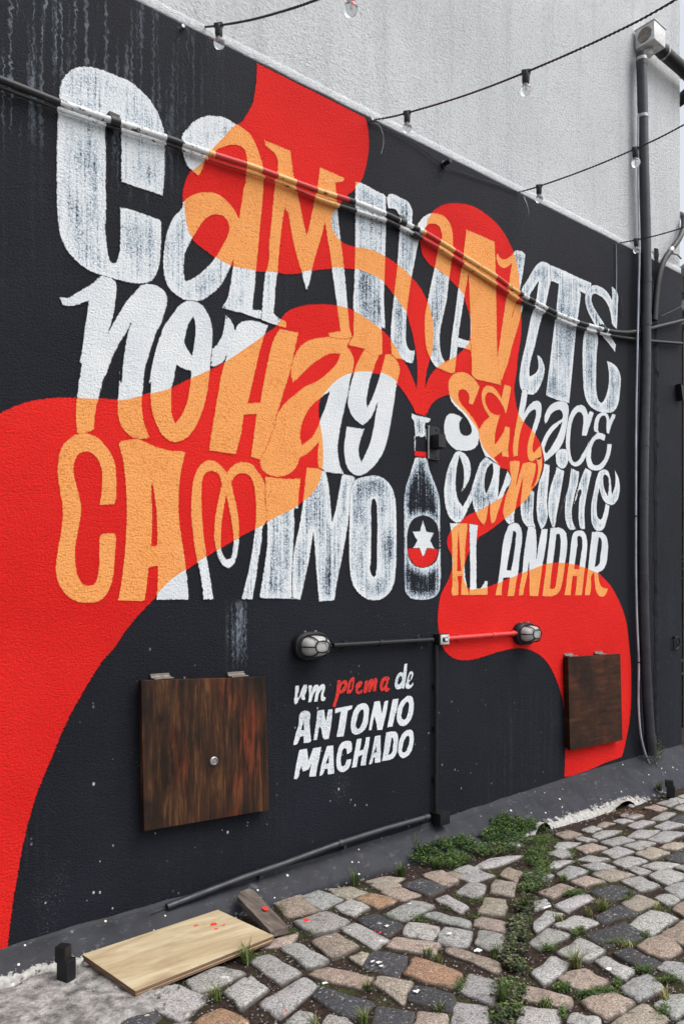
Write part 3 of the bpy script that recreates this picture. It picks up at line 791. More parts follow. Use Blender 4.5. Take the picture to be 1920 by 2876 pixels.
 ('CAMINO2', 'a', 'dry', """@M 1110,600 1060,640 1020,720 980,840 945,965 955,1080 972,1160 1000,1235 1040,1305 1085,1362! 1112,1280 1135,1140 1150,1090! 1150,1220 1160,1310 1175,1352! 1205,1310 1235,1220 1265,1130 1310,1000 1330,950! 1370,900 1385,840 1340,750! 1300,880 1240,1035! 1245,950 1252,850 1262,700! 1230,670 1180,640 1150,610
 ; 1175,668! 1130,712 1102,790 1090,880 1095,960 1110,1002! 1140,930 1170,845 1187,745"""),
 ('CAMINO2', 'm', 'dry', """@H 640,970! 680,962 722,965! 715,1030 703,1090 690,1168! 705,1110 725,1040 745,985! 795,973 850,988! 840,1060 825,1120 808,1172! 832,1150 855,1090 862,1040 862,1000 848,950! 893,930! 896,1000 884,1070 860,1140 810,1195! 835,1200! 830,1300 830,1440 845,1490! 790,1490 750,1450 730,1390 725,1340! 725,1300 735,1200 745,1095! 722,1180 700,1270 685,1350 675,1390! 678,1450! 640,1468 605,1430! 588,1370 600,1290 620,1210 655,1120! 645,1050"""),
 ('CAMINO2', 'i', 'dry', """@H 910,985! 957,998! 950,1090 940,1200 935,1300 940,1400 920,1470 890,1510! 865,1450 853,1370 852,1290 860,1200 875,1120 900,1050 | 1005,900 1040,870 1080,872 1100,910 1100,970 1060,1028 1020,1010 1003,950"""),
 ('CAMINO2', 'n', 'dry', """@H 1010,1010! 1072,1045! 1060,1120 1045,1210 1030,1300 1010,1400 1000,1470 985,1500! 960,1440 945,1370 945,1270 960,1180 985,1100 1005,1040 | 1000,1470! 1030,1400 1060,1300 1100,1180 1125,1020! 1190,1050! 1180,1130 1150,1250 1130,1380 1140,1450 1165,1500! 1120,1510 1085,1450 1075,1370 1078,1290 1085,1240! 1050,1340 1020,1430
 | 1235,1020! 1290,1045! 1265,1150 1240,1280 1230,1380 1235,1500! 1210,1505 1185,1440 1183,1360 1190,1260 1200,1190 1170,1260! 1140,1320! 1180,1170 1210,1080"""),
 ('CAMINO2', 'o', 'dry', """@H 1385,1030 1350,1042 1325,1100 1305,1190 1285,1290 1280,1390 1292,1470 1330,1517 1372,1508 1402,1440 1430,1310! 1395,1300! 1378,1380 1355,1425 1337,1412 1326,1350 1332,1260 1347,1180! 1362,1240 1392,1292 1430,1316 1470,1300 1500,1240 1508,1170 1495,1090 1465,1028! 1472,1100 1468,1160 1445,1228! 1440,1160 1430,1085 1412,1040
 ; 1385,1075 1378,1120 1385,1180 1412,1238! 1420,1150 1405,1080"""),
 ('AL', 'A', 'white', """@M 705,1325! 910,1330! 890,1500 880,1620 878,1720 872,1800 880,1900 895,2000 925,2120! 830,2120! 835,2000 843,1912! 795,1912! 805,2000 805,2120! 720,2130! 735,2000 735,1850 735,1700 730,1500 720,1400 ; 805,1430! 815,1600 825,1750 832,1850! 790,1850! 795,1700 797,1550"""),
 ('AL', 'L', 'white', """@M 918,1335! 1022,1348! 1010,1440 1003,1560 1003,1800 1003,2045! 1040,2045 1070,2010 1095,1960! 1125,1965! 1125,2120! 920,2120! 930,2000 930,1800 928,1600 925,1450"""),
 ('ANDAR', 'A', 'white', """@N 440,712! 460,610 475,500 487,400 495,330 520,240 545,190 580,175 615,190 635,240 637,320 620,430 610,540 590,640 582,718! 527,718! 540,640 547,580! 500,585! 490,650 488,712! ; 572,240! 560,330 540,430 525,525! 555,527! 575,420 588,300 585,245"""),
 ('ANDAR', 'N', 'white', """@N 680,205! 720,205 737,225! 745,330 742,440! 755,350 780,220! 825,225! 815,330 800,420 785,500 775,580 755,718! 690,718! 690,600 687,470! 672,580 655,650 645,712! 610,712! 620,640 635,560 645,450 660,330"""),
 ('ANDAR', 'D', 'white', """@N 845,215! 920,215 955,240 968,300 967,380 955,470 940,580 925,650 905,695 870,715 785,718! 795,640 808,550 820,440 835,320 ; 890,265! 875,400 855,540 843,660! 870,660 890,590 905,480 918,360 918,290 908,262"""),
 ('ANDAR', 'A', 'white', """@N 947,712! 960,640 968,560 980,480 990,380 1000,300 1015,250 1050,233 1090,240 1112,290 1115,370 1107,450 1093,560 1085,640 1075,712! 1025,712! 1035,640 1040,570! 1010,570! 1000,640 995,712! ; 1055,275 1045,340 1030,440 1020,515! 1055,520! 1068,420 1078,320 1072,285"""),
 ('ANDAR', 'R', 'white', """@N 1150,245! 1220,245 1250,270 1268,330 1265,410 1255,480 1225,530 1195,545! 1200,590 1215,640 1235,655 1265,660! 1255,700 1230,722 1200,715 1180,680 1170,620 1165,545! 1150,560 1145,640 1135,712! 1095,712! 1105,640 1115,560 1125,470 1135,370 ; 1200,285! 1185,400 1172,500! 1195,490 1210,420 1220,340 1215,295"""),
 ('um', 'u', 'dry_caption', """@O 150,300! 185,295! 182,350 172,400 180,405! 205,330 225,290! 255,290! 250,350 235,395 242,415! 225,430 205,418 200,395! 175,440 155,467 140,450 145,390"""),
 ('um', 'm', 'dry_caption', """@O 262,300! 290,290! 300,310! 290,360 297,345! 320,295 350,290 360,310! 375,290 400,283 413,300 408,350 400,395 420,400! 410,430 385,437 375,420 380,360 385,330! 360,370 345,440! 315,443! 325,380 335,340! 310,380 290,445! 262,447! 270,390"""),
 ('poema', 'p', 'red_caption', """@O 520,255! 550,250! 552,275! 580,250 605,255 610,290 595,335 570,365 540,372! 520,430 500,490! 475,485! 495,420 510,350 ; 575,280 558,300 548,340 570,320 580,295"""),
 ('poema', 'o', 'red_caption', """@O 640,235 665,222 672,250 665,300 650,350 625,372 605,368 608,330 620,275 ; 650,260 638,290 635,340 648,310"""),
 ('poema', 'e', 'red_caption', """@O 690,280 720,258 740,262 738,290 720,315 702,330 705,350 740,330! 745,345 715,375 690,370 680,340"""),
 ('poema', 'm', 'red_caption', """@O 760,265! 788,250! 785,290! 815,238 832,238 828,275! 855,230 872,235 866,290 860,350! 832,350! 845,280! 820,340 812,355! 788,355! 800,290! 775,365! 750,365!"""),
 ('poema', 'a', 'red_caption', """@O 905,250 930,225 960,218 975,225 968,270 962,320 980,320 965,350 940,352 935,335! 915,350 900,340 895,300 ; 945,250 925,280 922,315 940,290"""),
 ('de', 'd', 'dry_caption', """@O 1110,108! 1135,105! 1130,180 1120,260 1105,330! 1085,320! 1065,333 1040,330 1025,310 1025,270 1040,220 1065,185 1085,178 1098,190! ; 1075,215 1055,255 1055,290 1078,270 1088,225"""),
 ('de', 'e', 'dry_caption', """@O 1130,260 1145,200 1165,172 1185,178 1185,215 1165,255 1150,270 1155,295 1185,270! 1188,285 1165,320 1135,330 1118,315 ; 1168,195 1155,220 1150,245 1165,225"""),
 ('ANTONIO', 'A', 'dry_caption', """@O 200,535 225,520 255,520 275,530 278,620 285,720 292,790! 270,805 225,805! 225,745! 195,750! 180,790 160,820 133,822! 150,740 180,640 ; 225,610! 205,690! 228,690!"""),
 ('ANTONIO', 'N', 'dry_caption', """@O 345,520! 405,510! 412,570 420,610! 430,560 440,510! 480,505! 472,600 460,690 445,768! 400,770 385,720 365,660 355,700 342,778! 310,780! 325,680 338,590"""),
 ('ANTONIO', 'T', 'dry_caption', """@O 500,500! 655,470! 650,505! 612,520! 598,620 585,700 575,748! 512,753! 530,660 550,530! 500,545!"""),
 ('ANTONIO', 'O', 'dry_caption', """@O 700,470 735,455 770,455 795,485 795,560 785,640 760,690 720,720 680,732 650,715 638,660 645,590 665,520 ; 745,510 715,530 695,590 685,660 700,680 725,655 745,600 752,540"""),
 ('ANTONIO', 'N', 'dry_caption', """@O 845,440! 895,432! 905,500 912,540! 925,480 935,435! 968,430! 955,520 935,610 915,690! 870,690! 860,620 845,570! 830,640 820,693! 795,695! 810,600 830,510"""),
 ('ANTONIO', 'I', 'dry_caption', """@O 1005,420! 1058,413! 1045,500 1020,590 1005,660! 958,668! 975,580 990,500"""),
 ('ANTONIO', 'O', 'dry_caption', """@O 1110,410 1140,388 1175,395 1190,430 1192,500 1180,570 1150,625 1110,655 1070,650 1048,615 1043,560 1055,490 1080,440 ; 1140,440 1110,470 1090,530 1090,590 1110,600 1135,560 1148,500"""),
 ('MACHADO', 'M', 'dry_caption', """@O 185,865! 255,852! 262,900 265,960! 290,900 305,850! 380,838! 365,930 345,1020 332,1100! 272,1103! 285,1020 290,990! 265,1040 215,1055! 205,1010! 190,1050 178,1110 160,1125 138,1120! 150,1040 170,940"""),
 ('MACHADO', 'A', 'dry_caption', """@O 430,830! 485,825! 488,920 490,1000 495,1075! 435,1083! 435,1030! 410,1035! 385,1090 362,1095! 375,1020 400,920 ; 445,915! 420,985! 445,982!"""),
 ('MACHADO', 'C', 'dry_caption', """@O 560,800 600,785 640,790 650,830 645,880 605,905! 600,860! 580,850 560,900 553,980 565,1010 590,990 600,950! 645,945! 630,1010 590,1055 550,1062 520,1035 510,970 520,890 538,830"""),
 ('MACHADO', 'H', 'dry_caption', """@O 690,770! 735,762! 725,830 715,870! 750,860! 765,800 770,755! 808,748! 795,840 778,930 770,1000! 722,1007! 735,930 740,910! 705,925! 690,1015! 645,1025! 660,940 675,860"""),
 ('MACHADO', 'A', 'dry_caption', """@O 850,745! 900,735! 900,830 902,900 898,975! 848,982! 848,930! 835,935! 825,985 795,995! 815,920 835,820 ; 862,830! 842,890! 862,885!"""),
 ('MACHADO', 'D', 'dry_caption', """@O 950,712! 1000,702 1040,708 1055,750 1050,830 1035,910 1005,945 960,958 912,965! 930,860 940,780 ; 1000,755! 985,840 970,910! 995,895 1010,830 1012,770"""),
 ('MACHADO', 'O', 'dry_caption', """@O 1110,705 1150,685 1180,695 1192,740 1188,820 1165,890 1125,930 1090,938 1062,910 1055,850 1070,770 ; 1145,740 1115,770 1095,840 1095,885 1115,885 1140,840 1155,780"""),
]
BOTTLE = {
 'body': """@M 330,605! 300,700 260,830 225,930 210,1030 208,1300 210,1700 212,2000 225,2090 270,2150 340,2170 440,2172 530,2150 590,2090 607,2000 610,1700 605,1300 600,1080 580,980 540,870 490,740 462,610!
 ; 415,1248 480,1260 545,1310 585,1400 592,1520 588,1640 560,1740 490,1800 412,1815 330,1795 275,1735 248,1640 243,1520 255,1400 290,1310 350,1262""",
 'neck_l': """@M 318,365! 335,365! 336,540! 320,540!""",
 'neck_r': """@M 440,290! 468,300! 470,545! 455,545! 452,420 440,370!""",
 'cap': """@M 290,120! 340,140 420,155 500,175! 490,215 440,230! 440,300 432,375 330,372! 320,250 310,200 285,170!""",
 'band': """@M 320,530! 470,545! 465,605! 318,595!""",
 'badge': """@M 243,1600! 585,1612! 575,1680 540,1750 480,1800 410,1814 330,1792 280,1730 250,1660""",
 'star': """@M 413,1295! 455,1420! 540,1432! 495,1520! 545,1615! 460,1605! 415,1710! 375,1605! 300,1605! 350,1520! 293,1420! 380,1415!""",
}

ribbon_px = [parse(r)[0][0] for r in RIBBON]
ribbon_w = [to_wall(c) for c in ribbon_px]
def in_ribbon_px(P):
    r = np.zeros(len(P), bool)
    for c in ribbon_px:
        r |= inside(P, c)
    return r
def inset(poly, k):
    """pull a wall outline inwards by an uneven few millimetres: the red rim left round the orange"""
    a, b = np.roll(poly, 1, 0), np.roll(poly, -1, 0)
    t = b - a
    t /= (np.linalg.norm(t, axis=1)[:, None] + 1e-9)
    area = 0.5 * np.sum(poly[:, 0] * np.roll(poly[:, 1], -1) - np.roll(poly[:, 0], -1) * poly[:, 1])
    nrm = np.stack([-t[:, 1], t[:, 0]], 1) * (1 if area > 0 else -1)
    w = np.array([max(0.0006, 0.0055 + 0.011 * mnoise.noise(Vector((p[0] * 2.2, p[1] * 2.2, 3.1)))) for p in poly])
    return poly + nrm * w[:, None] * k
ribbon_in = [inset(c, 1.0) for c in ribbon_w]

def sheet(name, pieces, y, mats, parent, split=None, grid=0.016, notop=None):
    """flat painted shape on the wall plane; faces inside `split` outlines take material 1"""
    allc = [c for cons in pieces for c in cons]
    P = np.concatenate(allc)
    lo, hi = P.min(0), P.max(0)
    pts, edges = [], []
    for c in allc:
        b = len(pts)
        pts += [tuple(q) for q in c]
        edges += [(b + i, b + (i + 1) % len(c)) for i in range(len(c))]
    if split is not None:
        for c in split:
            near = ((c > lo - 0.1) & (c < hi + 0.1)).all(1)
            keep = near | np.roll(near, 1) | np.roll(near, -1)
            idx = {}
            for i in range(len(c)):
                j = (i + 1) % len(c)
                if keep[i] and keep[j]:
                    for q in (i, j):
                        if q not in idx:
                            idx[q] = len(pts)
                            pts.append(tuple(c[q]))
                    edges.append((idx[i], idx[j]))
    gx, gz = np.meshgrid(np.arange(lo[0], hi[0], grid), np.arange(lo[1], hi[1], grid))
    G = np.stack([gx.ravel(), gz.ravel()], 1)
    G[::1] += (np.random.RandomState(3).rand(*G.shape) - 0.5) * grid * 0.4
    G = G[in_pieces(G, pieces)]
    pts += [tuple(q) for q in G]
    res = delaunay_2d_cdt([Vector(p) for p in pts], edges, [], 0, 1e-5)
    V = np.array([tuple(v) for v in res[0]])
    F = np.array([tuple(f) for f in res[2]])
    cen = V[F].mean(1)
    ok = in_pieces(cen, pieces)
    F, cen = F[ok], cen[ok]
    mi = np.zeros(len(F), int)
    if split is not None:
        for c in split:
            mi |= inside(cen, c).astype(int)
        if notop is not None:
            mi[cen[:, 1] > notop] = 0
    # distance of every vertex to the rim of the shape
    E = np.sort(np.concatenate([F[:, [0, 1]], F[:, [1, 2]], F[:, [2, 0]]]), 1)
    ue, cnt = np.unique(E, axis=0, return_counts=True)
    B = ue[cnt == 1]
    used, inv = np.unique(F, return_inverse=True)
    F = inv.reshape(F.shape)
    V2 = V[used]
    A0, A1 = V[B[:, 0]], V[B[:, 1]]
    dist = np.full(len(V2), 9.0)
    for s0 in range(0, len(V2), 2000):
        p = V2[s0:s0 + 2000][:, None, :]
        d = (A1 - A0)[None]
        t = np.clip(((p - A0) * d).sum(2) / ((d * d).sum(2) + 1e-12), 0, 1)
        q = A0 + t[:, :, None] * d
        dist[s0:s0 + 2000] = np.sqrt(((p - q) ** 2).sum(2)).min(1)
    verts = [(v[0], -y, v[1]) for v in V2]
    a2 = (V2[F[:, 1]] - V2[F[:, 0]])
    b2 = (V2[F[:, 2]] - V2[F[:, 0]])
    flip = (a2[:, 0] * b2[:, 1] - a2[:, 1] * b2[:, 0]) < 0
    F[flip] = F[flip][:, ::-1]
    o = mesh(name, verts, F.tolist(), mats, parent, False, mi.tolist())
    at = o.data.attributes.new('edge', 'FLOAT', 'POINT')
    at.data.foreach_set('value', dist.astype(np.float32))
    return o
# ------------------------------------------------------------------ the building with the mural
XC = PT(1913, 900).x                     # far corner of the building
def ztop(x):
    return 4.222 + 0.0135 * x
building = empty('building', (2.5, 2.0, 0.0), 'rendered building wall, black with a red, orange and white lettered mural under grey cement', 'building')
mb = MB()
X0, YB = -5.0, 6.0
# lower wall (black): a gently irregular corner on the far end
nz = 60
vs_, fs = [], []
for i in range(nz + 1):
    f = i / nz
    w = 0.006 * mnoise.noise(Vector((0, 0, f * 40))) + 0.004 * mnoise.noise(Vector((5, 0, f * 130)))
    zz = -0.3 + (ztop(XC) + 0.3) * f
    z0 = -0.3 + (ztop(X0) + 0.3) * f
    vs_ += [(X0, 0, z0), (XC + w, 0, zz), (XC + w, YB, zz), (X0, YB, z0)]
for i in range(nz):
    a, b = i * 4, i * 4 + 4
    fs += [(a, a + 1, b + 1, b), (a + 1, a + 2, b + 2, b + 1), (a + 2, a + 3, b + 3, b + 2), (a + 3, a, b, b + 3)]
mesh('lower_wall', vs_, fs, M['black_wall'], building)
# upper wall: grey cement render, set back a few millimetres
vs_, fs = [], []
for i in range(nz + 1):
    f = i / nz
    w = 0.005 * mnoise.noise(Vector((3, 0, f * 60))) + 0.007 * mnoise.noise(Vector((8, 1, f * 25)))
    zz = ztop(XC) + (10.0 - ztop(XC)) * f
    z0 = ztop(X0) + (10.0 - ztop(X0)) * f
    vs_ += [(X0, 0.012, z0), (XC - 0.012 + w, 0.012, zz), (XC - 0.012 + w, YB, zz), (X0, YB, z0)]
for i in range(nz):
    a, b = i * 4, i * 4 + 4
    fs += [(a, a + 1, b + 1, b), (a + 1, a + 2, b + 2, b + 1), (a + 2, a + 3, b + 3, b + 2), (a + 3, a, b, b + 3)]
mesh('upper_wall', vs_, fs, M['grey'], building)
# rounded cement drip edge where the two coats meet
n = 140
rim_v, rim_f = [], []
for i in range(n + 1):
    x = X0 + (XC - 0.01 - X0) * i / n
    k = 0.004 * mnoise.noise(Vector((x * 6, 2, 1)))
    z = ztop(x)
    for (dy, dz) in ((0.0125, 0.062), (0.006, 0.055), (0.002 + k * 0.2, 0.035), (0.000 + k * 0.2, 0.012 + k), (0.003, 0.003 + k), (0.02, 0.002 + k)):
        rim_v.append((x, dy, z + dz))
for i in range(n):
    for j in range(5):
        a = i * 6 + j
        rim_f.append((a, a + 6, a + 7, a + 1))
mesh('drip_edge', rim_v, rim_f, M['grey'], building, True)
# roof slab closing the box
mb = MB()
mb.box(((X0 + XC) / 2, YB / 2, 10.06), (XC - X0 + 0.2, YB + 0.2, 0.12))
mb.build('roof_slab', M['grey'], building)

ribbon_pieces = [[c] for c in ribbon_w]
sheet('red_ribbon', ribbon_pieces, 0.0015, [M['red']], building, grid=0.03)
letters_px = []
for i, (word, ch, mat, txt) in enumerate(LET):
    pcs = parse(txt)
    letters_px.append(pcs)
    wp = wall_pieces(pcs)
    cap = mat in ('dry_caption', 'red_caption')
    notop = to_wall(np.array([[1330.0, 1648.0]]))[0, 1] if (word, ch) == ('AL', 'L') else None
    sheet('painted_letter', wp, 0.0024 + 0.0003 * (i % 6), [M[mat]] if cap else [M[mat], M['orange']], building,
          None if cap else ribbon_in, 0.010 if cap else 0.016, notop)
bot = sheet('painted_bottle', wall_pieces(parse(BOTTLE['body'])), 0.0024, [M['dry_bottle']], building, grid=0.012)
for nm, key, mt, yy in (('neck_outline', 'neck_l', 'dry', 0.0024), ('neck_outline', 'neck_r', 'dry', 0.0024), ('bottle_cap', 'cap', 'dry', 0.0027), ('neck_band', 'band', 'red', 0.003), ('label_badge', 'badge', 'red', 0.003), ('label_star', 'star', 'white', 0.0037)):
    sheet(nm, wall_pieces(parse(BOTTLE[key])), yy, [M[mt]], bot, grid=0.01)

def paint_at(px, py):
    """what colour of the mural lies behind this pixel: 0 black 1 white 2 red 3 orange"""
    P = np.array([[px, py]], float)
    red = bool(in_ribbon_px(P)[0])
    let = any(in_pieces(P, pcs)[0] for pcs in letters_px[:30])
    return (3 if red else 1) if let else (2 if red else 0)

# vertical rough mortar seam beside the downpipe
sv, sf = [], []
for i in range(121):
    f = i / 120
    c = PT(1841, 700 + 1400 * f)
    wdt = 0.035 + 0.018 * mnoise.noise(Vector((f * 30, 0, 4)))
    for k, dx in enumerate((-1, -0.4, 0.3, 1)):
        d = 0.002 if k in (0, 3) else 0.012 + 0.014 * mnoise.noise(Vector((f * 70, k * 3, 1)))
        sv.append((c.x + dx * wdt + 0.012 * mnoise.noise(Vector((f * 45, k, 9))), -max(d, 0.001), c.z))
for i in range(120):
    for k in range(3):
        a = i * 4 + k
        sf.append((a, a + 1, a + 5, a + 4))
mesh('mortar_seam', sv, sf, M['black_wall'], building, True)

# ------------------------------------------------------------------ ground
sky_far = 120
gv, gf = [], []
xs = [-sky_far, -20, -6] + [(-3 + 0.15 * i) for i in range(94)] + [16, 40, sky_far]
ys = [-sky_far, -30, -8] + [(-5 + 0.15 * i) for i in range(36)] + [3, 20, sky_far]
for yv in ys:
    for xv in xs:
        near = (-3 <= xv <= 11 and -5 <= yv <= 0.4)
        gv.append((xv, yv, -0.013 + (0.005 * mnoise.noise(Vector((xv * 3, yv * 3, 0))) if near else 0)))
for j in range(len(ys) - 1):
    for i in range(len(xs) - 1):
        a = j * len(xs) + i
        gf.append((a, a + 1, a + 1 + len(xs), a + len(xs)))
ground = mesh('ground', gv, gf, M['soil'], None, True)
tag(ground, 'dark joint soil under the cobbles', None, None, 'structure')

pave = empty('cobblestone_paving', (3, -1.5, 0), 'granite setts laid along the foot of the wall', None, None, 'structure')
STONE_COL = {'g': (0.262, 0.260, 0.250), 'p': (0.250, 0.198, 0.165), 'o': (0.235, 0.145, 0.090), 'k': (0.040, 0.042, 0.047), 't': (0.255, 0.225, 0.18)}
STONES = """@Z p140,110 310,75 430,170 230,215/g310,95 420,50 580,100 440,170/t470,40 620,28 735,70 600,110/o640,105 740,68 905,110 790,160/g520,150 620,105 740,150 640,205/g270,240 470,165 625,240 400,320/k655,230 780,190 950,260 840,335/g545,285 650,252 860,350 770,412
p375,355 530,300 670,385 500,470/g185,395 300,360 490,475 350,525/g0,480 120,435 325,550 190,625/g55,735 330,585 420,640 190,835/p360,570 470,520 760,575 700,650/t605,460 690,420 735,435 690,510/k675,515 760,420 970,450 910,580/t755,620 790,572 1000,610 940,740/o940,560 1010,455 1305,545 1240,640
k385,700 440,640 770,730 650,840/k740,890 775,750 1010,790 985,920/p1000,890 1030,780 1215,800 1210,920/k965,720 1010,625 1255,680 1235,790/g1285,670 1340,550 1525,605 1490,760/g1225,890 1250,725 1450,760 1440,920/p835,395 890,335 1170,370 1130,445/g935,325 970,245 1165,270 1120,355/g825,195 1000,110 1140,150 955,238
g1050,200 1130,175 1350,240 1340,285/g1130,105 1210,80 1345,150 1290,190/p800,65 920,30 1055,75 940,115/k930,15 1050,-25 1195,35 1100,80/g1145,370 1190,275 1365,300 1330,395/g1375,380 1400,280 1568,320 1540,440/p1195,430 1240,395 1530,480 1510,555/p1365,265 1410,205 1568,240 1560,310/t1390,190 1440,85 1568,100 1560,205
g1255,60 1340,0 1450,20 1400,105/g190,890 300,785 395,800 380,920/g430,890 480,810 600,830 670,920/g-110,690 10,570 115,650 0,745/t1470,60 1500,-15 1630,5 1615,85/p1050,-50 1180,-75 1280,-5 1180,20/g1240,-75 1340,-110 1440,-55 1350,-20/t735,20 860,-20 940,20 830,60/g700,425 735,420 755,415 740,432
g-190,330 -60,300 120,330 -60,390
@v p720,690 760,650 830,672 800,722/g520,695 620,665 700,690 600,725/g590,655 680,612 835,600 700,652/p410,705 500,668 560,690 490,740/t100,720 200,690 290,700 230,740/g750,545 800,530 830,545 800,560
@Q g660,865 800,790 960,850 830,965/g850,775 1000,715 1130,745 910,835/g1025,830 1120,755 1235,810 1105,905/o880,975 1010,900 1145,960 1100,1030/k500,945 640,885 745,940 640,1010/o0,950 90,905 215,975 100,1030/g1200,900 1215,890 1225,905 1210,915/g750,1000 860,960 900,1000 850,1040/p1190,625 1250,590 1370,560 1330,620
@z p470,195 600,160 710,195 560,240/g690,160 790,128 880,150 790,185/g460,310 500,265 700,265 560,335/p640,310 790,270 925,315 740,360/g640,235 700,215 840,250 740,265/g850,265 1040,210 1160,245 970,300/g780,215 870,165 1060,160 850,245/g860,350 1010,300 1155,345 980,400/g1050,290 1190,250 1335,275 1190,335/t1145,360 1290,305 1450,350 1290,410
g655,410 760,375 945,410 800,440/g950,435 1100,380 1270,420 1080,485/g410,480 460,420 640,420 500,485/g690,460 870,430 1000,475 800,505/g480,530 600,460 765,510 580,580/t780,530 940,485 1155,540 950,600/p600,600 740,545 910,590 730,640/g1085,490 1160,470 1295,515 1190,540/g1200,470 1330,430 1540,450 1400,510/g1260,545 1420,490 1600,540 1430,625
g1025,590 1190,545 1365,630 1200,685/p325,690 530,610 650,650 460,740/k765,690 940,620 1175,680 960,760/g460,800 700,690 810,740 590,860/g285,760 400,740 440,790 300,850/t1030,780 1180,700 1360,770 1170,860/k810,890 1020,795 1175,870 880,945/g1310,730 1430,695 1535,755 1430,805/g1390,650 1568,600 1650,690 1530,740/g285,950 400,840 550,860 320,1035
g455,970 640,875 870,940 660,1025/g1090,965 1290,835 1515,910 1300,1050/k725,1030 1060,945 1235,1070 900,1145/g245,1110 410,990 620,1055 370,1180/p1155,1140 1390,1035 1560,1170 1400,1250/p1370,1030 1568,920 1680,1030 1560,1130/g475,1190 690,1065 900,1180 760,1270/k960,1200 1100,1150 1380,1285 1240,1340/g805,1270 900,1225 1155,1350 1060,1430/g265,1370 450,1215 610,1290 390,1480
p490,1410 730,1320 940,1440 710,1540/g1330,1330 1420,1262 1660,1310 1560,1440/g1020,1490 1260,1365 1400,1490 1190,1615/p690,1610 930,1505 1160,1615 910,1760/p190,1600 240,1480 620,1570 600,1670/g150,1800 190,1640 510,1680 500,1860/g570,1790 620,1700 850,1740 900,1850/t940,1809 1220,1620 1450,1760 1180,1950/g1300,1640 1420,1550 1660,1560 1500,1770/g1480,1820 1568,1770 1700,1850 1560,1920
g1270,70 1400,10 1500,25 1400,80/g1080,125 1210,75 1330,95 1180,155/k1440,80 1568,25 1660,60 1568,100/g1310,130 1430,85 1580,120 1400,160/g1080,215 1180,160 1370,170 1240,235/g1250,240 1390,170 1600,190 1410,270/t1350,310 1480,260 1650,280 1500,330/k1400,400 1500,350 1680,370 1550,430/p820,135 880,90 990,105 900,140/g960,90 1060,62 1150,85 1040,110
g1480,480 1570,450 1700,480 1600,520/g1550,590 1640,550 1760,590 1680,640/p1460,830 1560,760 1700,820 1580,900"""
def stone_mesh(name, quad, zt, seed):
    """rounded sett from four corners on the ground"""
    rnd = random.Random(seed)
    q = [Vector((p[0], p[1], 0)) for p in quad]
    c = sum(q, Vector()) / len(q)
    a = sum((q[i].x * q[(i + 1) % len(q)].y - q[(i + 1) % len(q)].x * q[i].y) for i in range(len(q)))
    if a < 0:
        q = q[::-1]
    ring = []
    k = len(q)
    for i in range(k):
        p0, p1, p2 = q[i - 1], q[i], q[(i + 1) % k]
        ring += [p1.lerp(p0, 0.16 + 0.06 * rnd.random()).lerp(c, 0.02), p1.lerp(c, 0.05 + 0.06 * rnd.random()), p1.lerp(p2, 0.16 + 0.06 * rnd.random()).lerp(c, 0.02)]
        mid = p1.lerp(p2, 0.5)
        ring.append(mid + (mid - c).normalized() * (rnd.random() - 0.55) * 0.024)
    n = len(ring)
    tilt = Vector(((rnd.random() - 0.5) * 0.07, (rnd.random() - 0.5) * 0.07))
    def z(p, base):
        return base + (p.x - c.x) * tilt.x + (p.y - c.y) * tilt.y
    V, F = [], []
    for s, dz in ((1.0, -0.045), (0.990, -0.010), (0.950, -0.0028), (0.84, 0.0)):
        for p in ring:
            r = c.lerp(p, s)
            V.append((r.x, r.y, z(r, zt + dz) + (rnd.random() - 0.5) * 0.0035))
    V.append((c.x, c.y, z(c, zt + 0.005)))
    for j in range(3):
        for i in range(n):
            F.append((j * n + i, j * n + (i + 1) % n, (j + 1) * n + (i + 1) % n, (j + 1) * n + i))
    for i in range(n):
        F.append((3 * n + i, 3 * n + (i + 1) % n, 4 * n))
    return V, F
def soil_rim(o):
    """trodden-in soil: full at the shoulder of a sett, none on its crown"""
    n = (len(o.data.vertices) - 1) // 4
    at = o.data.attributes.new('dirt', 'FLOAT', 'POINT')
    at.data.foreach_set('value', np.array([1.2] * n + [1.1] * n + [0.62] * n + [0.22] * n + [0.1], np.float32))
placed = []
view = None
sid = 0
for tok in STONES.replace('\n', '/').split('/'):
    tok = tok.strip()
    if not tok:
        continue
    if tok[0] == '@':
        view = VIEW[tok[1]]
        tok = tok[2:].strip()
    kind, body = tok[0], tok[1:]
    pts = [tuple(map(float, t.split(','))) for t in body.split()]
    zt = random.uniform(-0.004, 0.005)
    w = [GP(view[0] + x / view[2], view[1] + y / view[2], zt) for x, y in pts]
    c = sum(w, Vector()) / 4
    if (w[0] - w[2]).length < 0.05:
        continue
    V, F = stone_mesh('cobblestone', [c.lerp(p, 1.115) for p in w], zt, sid)
    o = mesh('cobblestone', V, F, M['granite'], pave, True)
    soil_rim(o)
    b = STONE_COL[kind]
    k = random.uniform(0.86, 1.16)
    o.color = (b[0] * k * random.uniform(0.97, 1.03), b[1] * k, b[2] * k * random.uniform(0.96, 1.04), 1)
    placed.append((c.x, c.y, max((p - c).length for p in w)))
    sid += 1
